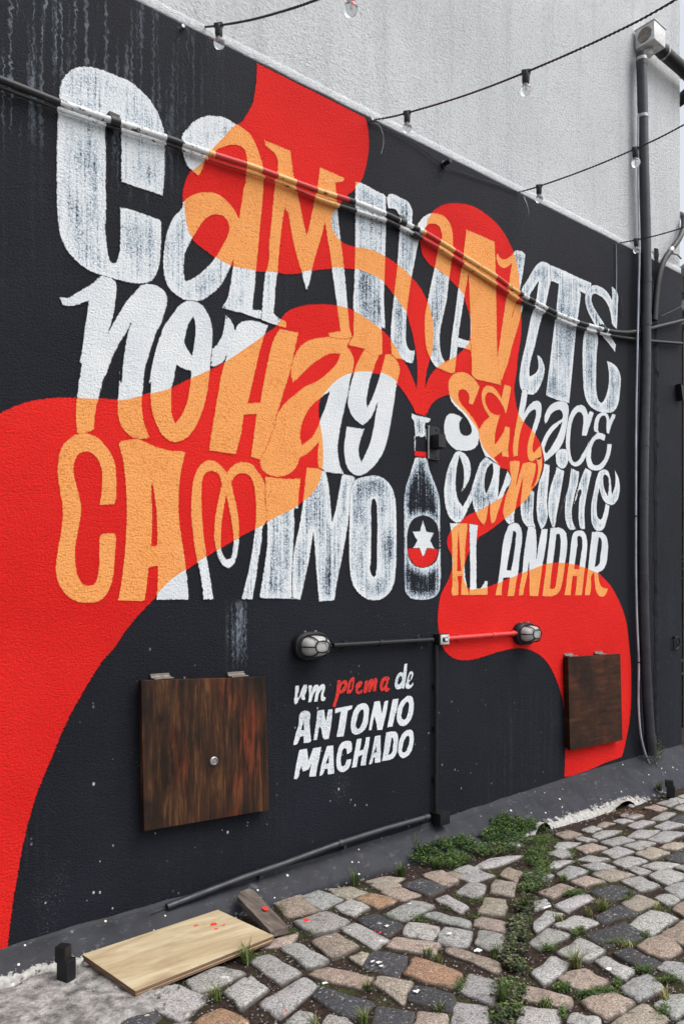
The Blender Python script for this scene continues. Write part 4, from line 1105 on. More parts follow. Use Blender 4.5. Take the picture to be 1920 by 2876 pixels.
# courses beyond the traced stones: singly where they are in view, joined where the camera sees nothing
rest_v, rest_f, rest_n = [], [], 0
rnd = random.Random(11)
yy = -0.36
while yy > -4.6:
    hrow = rnd.uniform(0.125, 0.15)
    xx = -1.6 + rnd.random() * 0.1
    while xx < 9.5:
        wrow = rnd.uniform(0.15, 0.21)
        cx, cy = xx + wrow / 2, yy - hrow / 2
        xx += wrow
        if any((cx - a) ** 2 + (cy - b) ** 2 < (0.55 * r + 0.075) ** 2 for a, b, r in placed):
            continue
        px, py, dep = project((cx, cy, 0)) if (cx * FWD[0] + (cy + D) * FWD[1]) > 0.3 else (-999, 9999, 0)
        vis = dep > 0 and -60 < px < 1980 and py < 2960
        if vis and px < 1500:
            continue
        if cx < 1.5 and cy > -0.75 and cx > 0.3:
            continue
        g = 0.006
        j = lambda: rnd.uniform(-0.008, 0.008)
        qd = [Vector((cx - wrow / 2 + g + j(), cy - hrow / 2 + g + j(), 0)), Vector((cx + wrow / 2 - g + j(), cy - hrow / 2 + g + j(), 0)),
              Vector((cx + wrow / 2 - g + j(), cy + hrow / 2 - g + j(), 0)), Vector((cx - wrow / 2 + g + j(), cy + hrow / 2 - g + j(), 0))]
        V, F = stone_mesh('cobblestone', qd, rnd.uniform(-0.004, 0.005), 500 + rest_n)
        rest_n += 1
        if vis:
            o = mesh('cobblestone', V, F, M['granite'], pave, True)
            soil_rim(o)
            b = STONE_COL[rnd.choice('ggggggtgpk')]
            k = rnd.uniform(0.86, 1.14)
            o.color = (b[0] * k, b[1] * k, b[2] * k, 1)
        else:
            bb = len(rest_v)
            rest_v += V
            rest_f += [tuple(i + bb for i in f) for f in F]
    yy -= hrow
ro = mesh('cobblestones_around', rest_v, rest_f, M['granite'], pave, True)
ro['kind'] = 'stuff'
ro.color = (0.26, 0.255, 0.24, 1)

# sloping painted cement skirt along the foot of the wall
def skirt_top(x):
    return np.interp(x, [-5, 0.9, 2.0, 3.2, 5.2, XC], [0.10, 0.112, 0.118, 0.140, 0.215, 0.235])
def skirt_out(x):
    return np.interp(x, [-5, 0.8, 1.3, 2.0, 2.6, 3.3, 4.2, 5.3, XC], [0.10, 0.11, 0.15, 0.12, 0.12, 0.17, 0.25, 0.30, 0.24])
sv, sf, worn = [], [], []
NX, NP = 420, 12
for i in range(NX + 1):
    x = -5 + (XC + 5) * i / NX
    zt, o_ = float(skirt_top(x)), float(skirt_out(x))
    o_ += 0.018 * mnoise.noise(Vector((x * 5, 1, 0))) + 0.012 * mnoise.noise(Vector((x * 17, 4, 0)))
    for j in range(NP + 1):
        f = j / NP
        y = 0.01 - (o_ + 0.01) * f
        z = zt * (1 - f) ** 1.25 + 0.012 * math.sin(f * math.pi) + 0.006 * mnoise.noise(Vector((x * 7, y * 9, 2))) - (0.03 if j == NP else 0) + (0.02 * (1 - f) if j < 1 else 0)
        for hx, hw, hh in ((4.19, 0.085, 0.050), (5.10, 0.13, 0.045)):     # hollows broken out under the foot
            k_ = max(0.0, 1 - ((x - hx) / hw) ** 2)
            if k_ > 0 and f > 0.7:
                z = max(z, hh * k_ * min(1, (f - 0.7) / 0.15))
        sv.append((x, y, z))
        wn_ = np.interp(f, [0, 0.62, 1.0], [0.0, 0.12, 0.85]) * float(np.interp(x, [0, 0.9, 1.5, 2.0, 3.6, 4.2, 5.2, 5.6], [0.9, 1.0, 0.7, 0.30, 0.22, 1.10, 1.15, 0.3]))
        wn_ += float(np.interp(x, [0.6, 0.85, 1.35, 1.6], [0, 0.30, 0.22, 0])) * f
        worn.append(wn_)
for i in range(NX):
    for j in range(NP):
        a = i * (NP + 1) + j
        sf.append((a, a + NP + 1, a + NP + 2, a + 1))
sk = mesh('wall_skirt', sv, sf, M['skirt'], None, True)
at = sk.data.attributes.new('worn', 'FLOAT', 'POINT')
at.data.foreach_set('value', np.array(worn, np.float32))
tag(sk, 'sloping dark painted cement skirt with worn pale foot', None, None, 'structure')

# crumbling cement apron in the near corner
av, af = [], []
C0 = Vector((1.02, -0.40, 0))
NR, NA = 12, 64
for r in range(NR + 1):
    for a in range(NA):
        w = 2 * math.pi * a / NA
        rx, ry = 0.46, 0.30
        e = 1 + 0.16 * mnoise.noise(Vector((math.cos(w) * 2, math.sin(w) * 2, 0))) + 0.12 * mnoise.noise(Vector((math.cos(w) * 6, math.sin(w) * 6, 5)))
        f = r / NR
        x, y = C0.x + rx * e * f * math.cos(w), C0.y + ry * e * f * math.sin(w)
        z = 0.016 - 0.05 * max(0, f - 0.86) / 0.14 + 0.012 * mnoise.noise(Vector((x * 11, y * 11, 0))) + 0.006 * mnoise.noise(Vector((x * 31, y * 31, 0)))
        av.append((x, y, z))
for r in range(NR):
    for a in range(NA):
        b = (a + 1) % NA
        af.append((r * NA + a, (r + 1) * NA + a, (r + 1) * NA + b, r * NA + b))
ap = mesh('cement_apron', av, af, M['cement'], None, True)
tag(ap, 'crumbling pale cement patch by the sawn-off post', None, None, 'structure')
# ------------------------------------------------------------------ things on the wall
CAB = [M['cable_black'], M['cable_white'], M['cable_red'], M['cable_orange']]
def painted_cable(pxs, r, off, label, thin=1.0):
    P = []
    for i in range(len(pxs) - 1):
        a, b = Vector(pxs[i]), Vector(pxs[i + 1])
        k = max(1, int((b - a).length / 9))
        P += [a.lerp(b, j / k) for j in range(k)]
    P.append(Vector(pxs[-1]))
    W = [PT(p.x, p.y, off + 0.004 * mnoise.noise(Vector((p.x * 0.01, off * 50, 0)))) for p in P]
    W = [W[0]] + [(W[i - 1] + W[i] * 2 + W[i + 1]) / 4 for i in range(1, len(W) - 1)] + [W[-1]]
    ms = [paint_at((P[i].x + P[i + 1].x) / 2, (P[i].y + P[i + 1].y) / 2 - 3) for i in range(len(P) - 1)]
    root = empty('wall_cable', W[0], label, 'cable')
    mb = MB()
    rr = [r * (thin + (1 - thin) * min(1, max(0, (p.x - 780) / 160))) for p in P]
    mb.tube(W, rr, 12, m=ms)
    mb.build('sheath', CAB, root, True)
    return root, W, ms
UP = [(-260, 115), (-60, 200), (0, 223), (100, 262), (177, 292), (340, 347), (484, 393), (529, 410), (611, 438), (708, 468), (787, 497), (906, 540), (960, 556), (1012, 573), (1098, 608), (1130, 624), (1193, 654), (1241, 683), (1305, 723), (1400, 782), (1431, 807), (1482, 838), (1568, 884), (1630, 908), (1714, 931), (1757, 935), (1800, 929), (1832, 921), (1918, 900)]
LO = [(-260, 139), (-60, 223), (0, 245), (100, 283), (177, 312), (340, 366), (484, 410), (529, 427), (611, 456), (708, 486), (787, 513), (900, 561), (951, 578), (1008, 595), (1091, 622), (1130, 641), (1184, 670), (1238, 700), (1299, 740), (1400, 804), (1426, 823), (1471, 851), (1527, 876), (1568, 897), (1624, 920), (1681, 935), (1721, 944), (1800, 956), (1913, 965)]
c1, W1, ms1 = painted_cable(UP, 0.0155, 0.034, 'thick cable crossing the mural, upper of the pair, painted over in stripes')
c2, W2, ms2 = painted_cable(LO, 0.0125, 0.024, 'thick cable crossing the mural, lower of the pair, painted over in stripes', 0.55)
def clip(root, W, px_x, mat, k=1.0):
    i = min(range(len(W)), key=lambda q: abs(project(W[q])[0] - px_x))
    p, d = W[i], (W[min(i + 1, len(W) - 1)] - W[max(i - 1, 0)]).normalized()
    mb = MB()
    mb.tube([p - d * 0.022 * k, p + d * 0.022 * k], 0.0205, 12)
    mb.box((p.x, p.y * 0.5, p.z + 0.024), (0.05 * k, abs(p.y), 0.03), bev=0.003)
    mb.build('cable_clip', M[mat], root, True)
for q in (326, 1130, 1700):
    clip(c1, W1, q, 'rubber')
clip(c2, W2, 1170, 'rubber')

# string lights
def string_light(anchor, pts, bulbs, label):
    """anchor pixel on the wall; pts (px, py, depth); bulbs: (px, py of socket top, depth, lit glass size)"""
    a = PT(anchor[0], anchor[1], 0.015)
    P3 = [a] + [DP(*p) for p in pts]
    dr = (P3[-1] - P3[-2]).normalized()
    P3.append(P3[-1] + dr * max(0.5, min(6.0, (P3[-1].y + 7.0) / max(0.2, -dr.y))))   # on to the far side of the alley
    path = smooth_path(P3, 10)
    root = empty('string_light', a, label, 'string light', 'string lights over the alley')
    # two strands twisted together
    L = [0]
    for i in range(1, len(path)):
        L.append(L[-1] + (path[i] - path[i - 1]).length)
    n = int(L[-1] / 0.012)
    fine = []
    j = 0
    for i in range(n + 1):
        s = L[-1] * i / n
        while j < len(L) - 2 and L[j + 1] < s:
            j += 1
        f = (s - L[j]) / max(1e-6, L[j + 1] - L[j])
        fine.append((path[j].lerp(path[j + 1], f), s))
    mb = MB()
    for ph in (0, math.pi):
        st = []
        for p, s in fine:
            w = s / 0.045 * 2 * math.pi + ph
            st.append(p + Vector((0.55 * math.cos(w), 0.8 * math.cos(w), math.sin(w))) * 0.0034)
        mb.tube(st, 0.0030, 5)
    mb.build('wire', M['rubber'], root, True)
    mb = MB()
    mb.lathe(a + Vector((0, 0.02, 0)), (0, -1, 0), [(0.004, 0), (0.004, 0.03), (0.008, 0.032), (0.008, 0.038)], 8)
    mb.build('anchor_screw', M['steel'], root)
    for (bx, by, t, g) in bulbs:
        q = DP(bx, by, t)
        pc = min((p for p, _ in fine), key=lambda p: (p - q).length)
        sw = Vector((random.uniform(-0.05, 0.05), random.uniform(-0.05, 0.05), -1)).normalized()
        mb = MB()
        mb.box(pc + Vector((0, 0, 0.0)), (0.042, 0.020, 0.020), rz=math.radians(-50), bev=0.004)
        mb.lathe(pc, sw, [(0.015, 0), (0.018, 0.012), (0.018, 0.040), (0.0155, 0.052)], 14)
        so = mb.build('socket', M['black_metal'], root, True)
        mb = MB()
        r = g * 1.14
        prof = [(0.0105, 0.048), (0.0115, 0.055)] + [(r * math.sin(w), 0.058 + r * 0.95 - r * math.cos(w)) for w in [math.radians(d) for d in (32, 45, 60, 75, 90, 105, 120, 135, 150, 162, 172, 178)]]
        mb.lathe(pc, sw, prof, 18)
        bo = mb.build('bulb', M['glass'], root, True)
        mb = MB()
        f0 = pc + sw * 0.05
        mb.lathe(f0, sw, [(0.004, 0), (0.003, 0.016), (0.0012, 0.020)], 8)
        mb.tube([f0 + sw * 0.016, f0 + sw * 0.03 + Vector((0.008, 0.004, 0)), f0 + sw * 0.034, f0 + sw * 0.03 + Vector((-0.008, -0.004, 0)), f0 + sw * 0.016], 0.0009, 5)
        mb.build('filament_stem', M['steel'], bo, True)
    return root
string_light((510, 78), [(560, 77, 3.75), (612, 72, 3.62), (700, 57, 3.40), (800, 30, 3.15), (888, 0, 2.98), (985, -42, 2.80), (1120, -120, 2.60), (1500, -420, 2.25), (2200, -1100, 1.95)],
             [(612, 74, 3.62, 0.0235), (985, -38, 2.80, 0.0235)], 'string light whose wire starts highest on the wall, above the big painted C')
string_light((1040, 338), [(1085, 331, 4.40), (1140, 318, 4.28), (1300, 270, 3.98), (1478, 202, 3.62), (1700, 104, 3.25), (1895, 0, 2.98), (2300, -260, 2.6), (3000, -800, 2.2)],
             [(1140, 320, 4.28, 0.0225), (1478, 204, 3.62, 0.0225)], 'string light anchored where the red paint meets the grey render')
string_light((1455, 540), [(1511, 524, 5.15), (1640, 478, 4.85), (1783, 418, 4.55), (1920, 350, 4.25), (2300, 130, 3.6), (3000, -350, 2.9)],
             [(1511, 524, 5.15, 0.0225), (1783, 419, 4.55, 0.0225)], 'string light whose wire passes in front of the middle of the downpipe')
string_light((1730, 683), [(1784, 674, 5.95), (1915, 640, 5.55), (2300, 500, 4.7), (3000, 190, 3.8)],
             [(1784, 675, 5.95, 0.021)], 'string light tied lowest, beside the downpipe where the black paint ends')

def wire(pts, r, mat, label, name='loose_wire', cat='wire'):
    mb = MB()
    mb.tube(smooth_path(pts, 8), r, 6)
    o = mb.build(name, M[mat], None, True)
    return tag(o, label, cat)
wire([PT(1042, 345, 0.01), PT(1062, 350, 0.04), PT(1074, 375, 0.05), PT(1076, 405, 0.04), PT(1070, 432, 0.03)], 0.0016, 'steel', 'thin curled wire end hanging beside the red paint')
wire([PT(1470, 552, 0.01), PT(1479, 575, 0.03), PT(1484, 600, 0.03), PT(1482, 612, 0.02)], 0.0014, 'steel', 'thin short wire end dangling under the grey render')
wire([PT(1729, 684, 0.012), PT(1730, 760, 0.010), PT(1729, 830, 0.012), PT(1728, 885, 0.010)], 0.003, 'pale_cable', 'thin grey wire running straight down the wall beside the letter E')
wire([PT(1743, 830, 0.008), PT(1744, 860, 0.014), PT(1746, 875, 0.01), PT(1744, 892, 0.008)], 0.003, 'rubber', 'short black wire stub beside the horn of the letter E')
wire([PT(466, 2551, 0.035), PT(435, 2562, 0.04), PT(412, 2580, 0.03), PT(403, 2600, 0.02), PT(404, 2618, 0.012)], 0.0022, 'rubber', 'thin black wire curling out of the open conduit end')
wire([PT(1040, 338, 0.01), PT(1150, 396, 0.012), PT(1243, 462, 0.014), PT(1300, 487, 0.01), PT(1455, 540, 0.01)], 0.003, 'rubber', 'thin black wire stapled along the top of the black paint')
mb = MB()
p = PT(1243, 463, 0.0)
mb.lathe(p, (0, -1, 0), [(0.022, 0), (0.022, 0.01), (0.014, 0.012), (0.014, 0.055), (0.017, 0.058), (0.015, 0.064)], 12)
tag(mb.build('cable_bolt', M['black_metal'], None, True), 'black bolt head sticking out under the grey render', 'bolt')

# two bulkhead lamps, the conduit between them and its switch
def bulkhead(px, py, label):
    c = PT(px, py, 0)
    root = empty('bulkhead_lamp', c, label, 'wall lamp', 'bulkhead lamps on the conduit')
    A, B = 0.112, 0.076
    def ell(a, b, y, n=40, e=2.6):
        out = []
        for i in range(n):
            w = 2 * math.pi * i / n
            cw, sw = math.cos(w), math.sin(w)
            out.append(c + Vector((a * math.copysign(abs(cw) ** (2 / e), cw), -y, b * math.copysign(abs(sw) ** (2 / e), sw))))
        return out
    def loft(rings):
        v, f = [], []
        n = len(rings[0])
        for r in rings:
            v += r
        for i in range(len(rings) - 1):
            for j in range(n):
                f.append((i * n + j, i * n + (j + 1) % n, (i + 1) * n + (j + 1) % n, (i + 1) * n + j))
        f.append(tuple(range(n))[::-1])
        f.append(tuple((len(rings) - 1) * n + j for j in range(n)))
        return v, f
    mb = MB()
    mb.add(*loft([ell(A, B, 0.0), ell(A, B, 0.034), ell(A * 0.985, B * 0.98, 0.040), ell(A * 0.90, B * 0.87, 0.044)]))
    mb.build('base', M['black_metal'], root, True)
    mb = MB()
    prof = [(0.86, 0.0), (0.86, 0.022), (0.82, 0.038), (0.72, 0.052), (0.55, 0.062), (0.30, 0.067), (0.06, 0.068)]
    mb.add(*loft([ell(A * k * 0.84, B * k * 0.84, 0.042 + h * 1.12) for k, h in prof]))
    mb.build('glass_dome', M['lamp_glass'], root, True)
    # cage: rim bead, an oval front ring and the bars that tie them
    def at(w, k, h):
        cw, sw = math.cos(w), math.sin(w)
        return c + Vector((A * k * math.copysign(abs(cw) ** (2 / 2.6), cw), -(0.042 + h), B * k * math.copysign(abs(sw) ** (2 / 2.6), sw)))
    gp = [(0.79, 0.0), (0.79, 0.027), (0.75, 0.047), (0.655, 0.065), (0.51, 0.077), (0.39, 0.082)]
    for w in [math.radians(d) for d in (0, 62, 118, 180, 242, 298)]:
        mb = MB()
        mb.tube([at(w, k, h) for k, h in gp], 0.0042, 6)
        mb.build('cage_bar', M['black_metal'], root, True)
    for k, h, r in ((0.39, 0.082, 0.0042), (0.82, 0.004, 0.009)):
        mb = MB()
        ring = [at(2 * math.pi * i / 36, k, h) for i in range(37)]
        mb.tube(ring, r, 6, cap=False)
        mb.build('cage_ring', M['black_metal'], root, True)
    for dx in (-0.04, 0.03):
        mb = MB()
        mb.lathe(c + Vector((dx, -0.022, B * 0.96)), (0, 0, 1), [(0.007, 0), (0.007, 0.006), (0.004, 0.008)], 8)
        mb.build('cage_screw', M['steel'], root, True)
    return root
bulkhead(866, 1813, 'caged black bulkhead lamp on bare black wall, at the black end of the conduit')
bulkhead(1466, 1779, 'caged black bulkhead lamp on the red painted area, at the red end of the conduit')
def conduit(pts, r, mat, label, couplings=(), name='conduit', cat='conduit', clips=()):
    root = empty(name, pts[0], label, cat)
    mb = MB()
    mb.tube(pts, r, 12)
    mb.build('tube', M[mat], root, True)
    for f, k in couplings:
        L = [(pts[i + 1] - pts[i]).length for i in range(len(pts) - 1)]
        s = f * sum(L)
        i = 0
        while i < len(L) - 1 and s > L[i]:
            s -= L[i]
            i += 1
        d = (pts[i + 1] - pts[i]).normalized()
        p = pts[i] + d * s
        mb = MB()
        mb.tube([p - d * 0.014, p + d * 0.014], r * k, 14)
        mb.build('coupling', M[mat if k < 1.4 else 'steel'], root, True)
    for f in clips:
        p = pts[0].lerp(pts[-1], f)
        mb = MB()
        mb.box((p.x, p.y * 0.5, p.z), (0.02, abs(p.y) + 0.004, r * 2.6), bev=0.002)
        mb.build('saddle_clip', M[mat], root)
    return root
OFF = 0.028
conduit([PT(935, 1813, OFF), PT(1214, 1797, OFF)], 0.0145, 'black_metal', 'black conduit between the lamp on the black wall and the switch box', ((0.45, 1.25),), clips=(0.12, 0.85))
conduit([PT(1246, 1794, OFF), PT(1462, 1777, OFF)], 0.0145, 'red_pipe', 'red conduit between the switch box and the lamp on the red paint', ((0.62, 1.25),), clips=(0.2, 0.9))
conduit([PT(1224, 1812, 0.022), PT(1223, 2285, 0.022)], 0.0125, 'black_metal', 'vertical black conduit dropping from the switch box to the floor level box', clips=(0.25, 0.5, 0.8))
pts = [PT(x, y, 0.038) for x, y in ((469, 2547), (560, 2512), (680, 2466), (802, 2424), (880, 2395), (951, 2369), (1080, 2328), (1204, 2293))]
conduit(pts, 0.0165, 'pipe', 'dark grey conduit running just above the skirt behind the plywood', ((0.60, 1.22), (0.985, 1.15)), clips=(0.3, 0.62, 0.9))
c = PT(1229, 1795, 0.0)
root = empty('switch_box', c, 'small alloy switch box joining the black and red conduits', 'switch')
mb = MB()
mb.box(c + Vector((0, -0.027, 0.0)), (0.088, 0.054, 0.070), bev=0.006)
mb.build('housing', M['black_metal'], root, True)
mb = MB()
mb.box(c + Vector((0, -0.057, 0)), (0.074, 0.006, 0.060), bev=0.002)
mb.build('cover_plate', M['alu_box'], root, True)
mb = MB()
mb.box(c + Vector((0, -0.062, 0)), (0.040, 0.006, 0.026), bev=0.002)
mb.build('bezel', M['black_metal'], root, True)
mb = MB()
mb.box(c + Vector((0.002, -0.067, 0)), (0.024, 0.008, 0.016), bev=0.003, rot=Matrix.Rotation(0.25, 3, 'Z'))
mb.build('rocker', M['white_plastic'], root, True)
for s in (-1, 1):
    mb = MB()
    mb.lathe(c + Vector((0.028 * s, -0.059, 0.022 * s)), (0, -1, 0), [(0.004, 0), (0.004, 0.003), (0.002, 0.0035)], 8)
    mb.build('cover_screw', M['steel'], root)
c = PT(1221, 2294, 0.0)
root = empty('junction_box', c, 'black junction box at the foot of the vertical conduit', 'junction box')
mb = MB()
mb.box(c + Vector((0.005, -0.040, 0)), (0.086, 0.080, 0.066), bev=0.004)
mb.build('box', M['black_metal'], root, True)
mb = MB()
mb.box(c + Vector((0.005, -0.040, 0.036)), (0.094, 0.088, 0.008), bev=0.002)
mb.build('lid', M['black_metal'], root, True)

# steel bracket beside the painted bottle neck
c = PT(1213, 1245, 0.0)
root = empty('wall_bracket', c, 'black steel wall bracket fixed beside the painted bottle neck', 'bracket')
mb = MB()
mb.box(c + Vector((0, -0.005, 0)), (0.110, 0.006, 0.205), bev=0.002)
mb.build('plate', M['black_metal'], root)
mb = MB()
mb.box(c + Vector((0.012, -0.040, 0.005)), (0.062, 0.066, 0.080), bev=0.003)
mb.build('arm_block', M['black_metal'], root)
for dz in (-0.085, 0.085):
    mb = MB()
    mb.lathe(c + Vector((0.03, -0.008, dz)), (0, -1, 0), [(0.006, 0), (0.006, 0.004), (0.003, 0.005)], 8)
    mb.build('bolt', M['black_metal'], root)
mb = MB()
mb.lathe(c + Vector((-0.045, -0.012, -0.10)), (0, 0, 1), [(0.0045, 0), (0.0045, 0.19), (0.007, 0.192), (0.007, 0.2)], 8)
mb.build('hinge_pin', M['steel'], root)

# hatches
def hatch(corners, wood, label, knob, hinges):
    fr = [PT(x, y, 0.054) for x, y in corners]
    ctr = sum(fr, Vector()) / 4
    root = empty('wooden_hatch', (ctr.x, 0, min(p.z for p in fr)), label, 'hatch')
    mb = MB()
    mb.slab(fr, (0, 0.022, 0), bev=0.0025)
    mb.build('panel', M[wood], root)
    inner = [ctr.lerp(p, 0.965) for p in fr]
    inner = [Vector((p.x, -0.031, p.z)) for p in inner]
    for i in range(4):                      # the four boards of the frame the panel closes on
        a, b = inner[i], inner[(i + 1) % 4]
        ia, ib = ctr.lerp(a, 0.93), ctr.lerp(b, 0.93)
        q = [a, b, Vector((ib.x, -0.031, ib.z)), Vector((ia.x, -0.031, ia.z))]
        mb = MB()
        mb.slab(q, (0, 0.030, 0))
        mb.build('frame_board', M[wood], root)
    for (hx, w) in hinges:
        p = fr[0].lerp(fr[1], hx)
        mb = MB()
        mb.box((p.x, -0.028, p.z + 0.006), (w, 0.052, 0.005), bev=0.001)
        mb.box((p.x, -0.006, p.z + 0.014), (w, 0.006, 0.022), bev=0.001)
        mb.tube([(p.x - w / 2, -0.013, p.z + 0.010), (p.x + w / 2, -0.013, p.z + 0.010)], 0.006, 8)
        hg = mb.build('hinge', M['galv'], root)
        for k in (-0.3, 0.3):
            mb = MB()
            mb.lathe((p.x + k * w, -0.04, p.z + 0.008), (0, 0, 1), [(0.004, 0), (0.004, 0.002), (0.002, 0.003)], 8)
            mb.build('hinge_screw', M['steel'], hg)
    if knob:
        k = PT(knob[0], knob[1], 0.054)
        mb = MB()
        mb.lathe(k, (0, -1, 0), [(0.021, 0), (0.021, 0.005), (0.017, 0.009), (0.015, 0.009), (0.0145, 0.005), (0.004, 0.005), (0.004, 0.010), (0.001, 0.011)], 20)
        mb.build('lock_knob', M['steel'], root, True)
    return root
hatch([(397, 1911), (746, 1901), (757, 2275), (405, 2335)], 'hatch_wood', 'large streaky brown wooden hatch with round lock, hinged at the top, on black wall', (600, 2137), ((0.17, 0.095), (0.78, 0.095)))
hatch([(1594, 1846), (1741, 1836), (1747, 2079), (1600, 2108)], 'hatch_wood_dark', 'dark reddish brown wooden hatch on the red painted area, hinged at the top', None, ((0.10, 0.10), (0.66, 0.10)))

# downpipe with its hopper
def collar(root, p, d, r, h, mat, name):
    mb = MB()
    mb.tube([p - d * h, p + d * h], r, 18)
    return mb.build(name, M[mat], root, True)
dp = [(1800, 168), (1803, 300), (1806, 450), (1811, 620), (1813, 760), (1812, 900), (1811, 1050), (1806, 1250), (1804, 1400), (1804, 1560), (1806, 1700), (1811, 1860), (1817, 1970), (1823, 2060), (1829, 2118)]
DPW = smooth_path([PT(x, y, 0.066) for x, y in dp], 5)
root = empty('downpipe', (DPW[-1].x, DPW[-1].y, DPW[-1].z), 'tall dark grey downpipe with alloy hopper box on top', 'downpipe')
mb = MB()
mb.tube(DPW, 0.040, 20)
mb.build('pipe', M['pipe'], root, True)
def dpt(py):
    i = min(range(len(DPW)), key=lambda q: abs(project(DPW[q])[1] - py))
    return DPW[i], (DPW[min(i + 1, len(DPW) - 1)] - DPW[max(i - 1, 0)]).normalized()
for py, r, h in ((170, 0.042, 0.05), (776, 0.043, 0.02), (896, 0.044, 0.045), (1262, 0.043, 0.012), (1390, 0.0435, 0.006), (1638, 0.043, 0.03), (1966, 0.043, 0.012), (2072, 0.046, 0.035)):
    p, d = dpt(py)
    collar(root, p, d, r, h, 'pipe', 'joint_collar')
for py in (337, 152):
    p, d = dpt(py)
    o = collar(root, p, d, 0.0435, 0.012, 'steel', 'steel_clamp')
    mb = MB()
    mb.box(p + Vector((0.047, 0.0, 0)), (0.016, 0.02, 0.026), bev=0.002)
    mb.build('clamp_screw', M['steel'], o)
for py in (1400, 1868, 1620):
    p, d = dpt(py)
    collar(root, p, d, 0.0415, 0.004, 'rubber', 'cable_tie')
hb = PT(1797, 128, 0.0)
mb = MB()
mb.box(hb + Vector((0.0, -0.085, 0.0)), (0.175, 0.165, 0.150), bev=0.010)
hp = mb.build('hopper_box', M['alu_box'], root, True)
mb = MB()
mb.box(hb + Vector((0.0, -0.085, 0.078)), (0.185, 0.175, 0.010), bev=0.004)
mb.build('hopper_lid', M['alu_box'], hp, True)
mb = MB()
mb.lathe(hb + Vector((-0.0875, -0.085, 0.0)), (-1, 0, 0), [(0.058, 0), (0.058, 0.006), (0.050, 0.008), (0.046, 0.005), (0.002, 0.005)], 24)
mb.build('hopper_port', M['galv'], hp, True)
mb = MB()
mb.tube([hb + Vector((0.0, -0.07, -0.06)), hb + Vector((0.002, -0.067, -0.12))], 0.036, 16)
mb.build('outlet', M['alu_box'], hp, True)

arm = [hb + Vector((0.085, -0.085, -0.005)), hb + Vector((0.30, -0.085, -0.01)), hb + Vector((0.62, -0.085, -0.015)), hb + Vector((0.74, -0.07, -0.03)), hb + Vector((0.79, 0.02, -0.07)), hb + Vector((0.80, 0.30, -0.10)), hb + Vector((0.80, 1.2, -0.12))]
root = empty('drain_hose', arm[0], 'thick black drain hose running from the hopper round the building corner', 'hose')
mb = MB()
A_ = smooth_path(arm, 6)
mb.tube(A_, 0.052, 18)
mb.build('hose', M['rubber'], root, True)
for f in (0.22, 0.55):
    i = int(f * len(A_) * 0.55)
    collar(root, A_[i], (A_[i + 1] - A_[i]).normalized(), 0.056, 0.010, 'steel', 'hose_clamp')
i = int(0.42 * len(A_))
collar(root, A_[i], (A_[i + 1] - A_[i]).normalized(), 0.058, 0.012, 'rubber', 'hose_collar')

ho = [PT(1836, 900, 0.05), PT(1840, 840, 0.05), PT(1848, 780, 0.055), PT(1862, 735, 0.06), PT(1885, 700, 0.065), PT(1905, 672, 0.065), PT(1916, 645, 0.05), PT(1919, 620, 0.02), PT(1912, 604, -0.10), PT(1895, 600, -0.8)]
root = empty('black_hose', ho[0], 'black hose bending from behind the downpipe up round the corner', 'hose')
mb = MB()
mb.tube(smooth_path(ho, 6), 0.024, 14)
mb.build('hose', M['rubber'], root, True)
mb = MB()
q = PT(1882, 704, 0.065)
mb.tube([q + Vector((-0.012, 0, -0.016)), q + Vector((0.012, 0, 0.016))], 0.027, 14)
mb.build('hose_band', M['steel'], root, True)
mb = MB()
mb.tube(smooth_path([q, PT(1886, 712, 0.03), PT(1900, 716, 0.02), PT(1911, 727, 0.012)], 5), 0.006, 6)
mb.build('tie_wire', M['rubber'], root, True)

pc_ = [(1793, 320), (1792, 420), (1793, 560), (1796, 700), (1794, 800), (1790, 1000), (1787, 1150), (1786, 1300), (1786, 1450), (1786, 1600), (1789, 1740), (1794, 1860), (1793, 1960), (1795, 2040), (1803, 2090), (1815, 2128)]
pts = [PT(x - (2 if y < 2000 else 0), y, 0.050) for x, y in pc_] + [GP(1832, 2160, 0.12), GP(1853, 2184, 0.075)]
root = empty('pale_cable', pts[-1], 'pale grey cable strapped beside the downpipe and curling out at its foot', 'cable')
mb = MB()
mb.tube(smooth_path(pts, 5), 0.0078, 10)
mb.build('sheath', M['pale_cable'], root, True)
for y in (1400, 1868, 2118):
    i = min(range(len(pts)), key=lambda k: abs(project(pts[k])[1] - y))
    mb = MB()
    mb.tube([pts[i] + Vector((0, 0, -0.006)), pts[i] + Vector((0, 0, 0.006))], 0.0095, 10)
    mb.build('cable_tie', M['rubber'], root, True)

c = PT(1893, 1806, 0.0)
mb = MB()
ring = [c + Vector((0.052 * math.cos(w), -0.018 - 0.006 * math.sin(w), 0.052 * math.sin(w))) for w in [2 * math.pi * i / 28 for i in range(29)]]
mb.tube(ring, 0.006, 8, cap=False)
root = empty('wall_ring', c, 'black iron ring hanging on the wall past the downpipe', 'ring')
mb.build('ring', M['black_metal'], root, True)
mb = MB()
mb.lathe(c + Vector((-0.03, 0.005, 0.05)), (0, -1, 0), [(0.010, 0), (0.010, 0.03), (0.006, 0.034)], 8)
mb.build('staple', M['black_metal'], root, True)
tri = [PT(1894, 1080, 0.0), PT(1916, 1106, 0.0), PT(1900, 1128, 0.0)]
mb = MB()
mb.slab([Vector((p.x, -0.002, p.z)) for p in tri], (0, -0.05, 0), bev=0.004)
tag(mb.build('corner_bracket', M['black_metal'], None), 'black triangular bracket at the far corner of the wall', 'bracket')
mb = MB()
mb.tube([PT(1855, 888, 0.03), PT(1890, 872, 0.04), PT(1925, 853, 0.05)], 0.003, 6)
tag(mb.build('stay_wire', M['rubber'], None), 'thin dark stay wire leaving the wall above the two cables', 'wire')

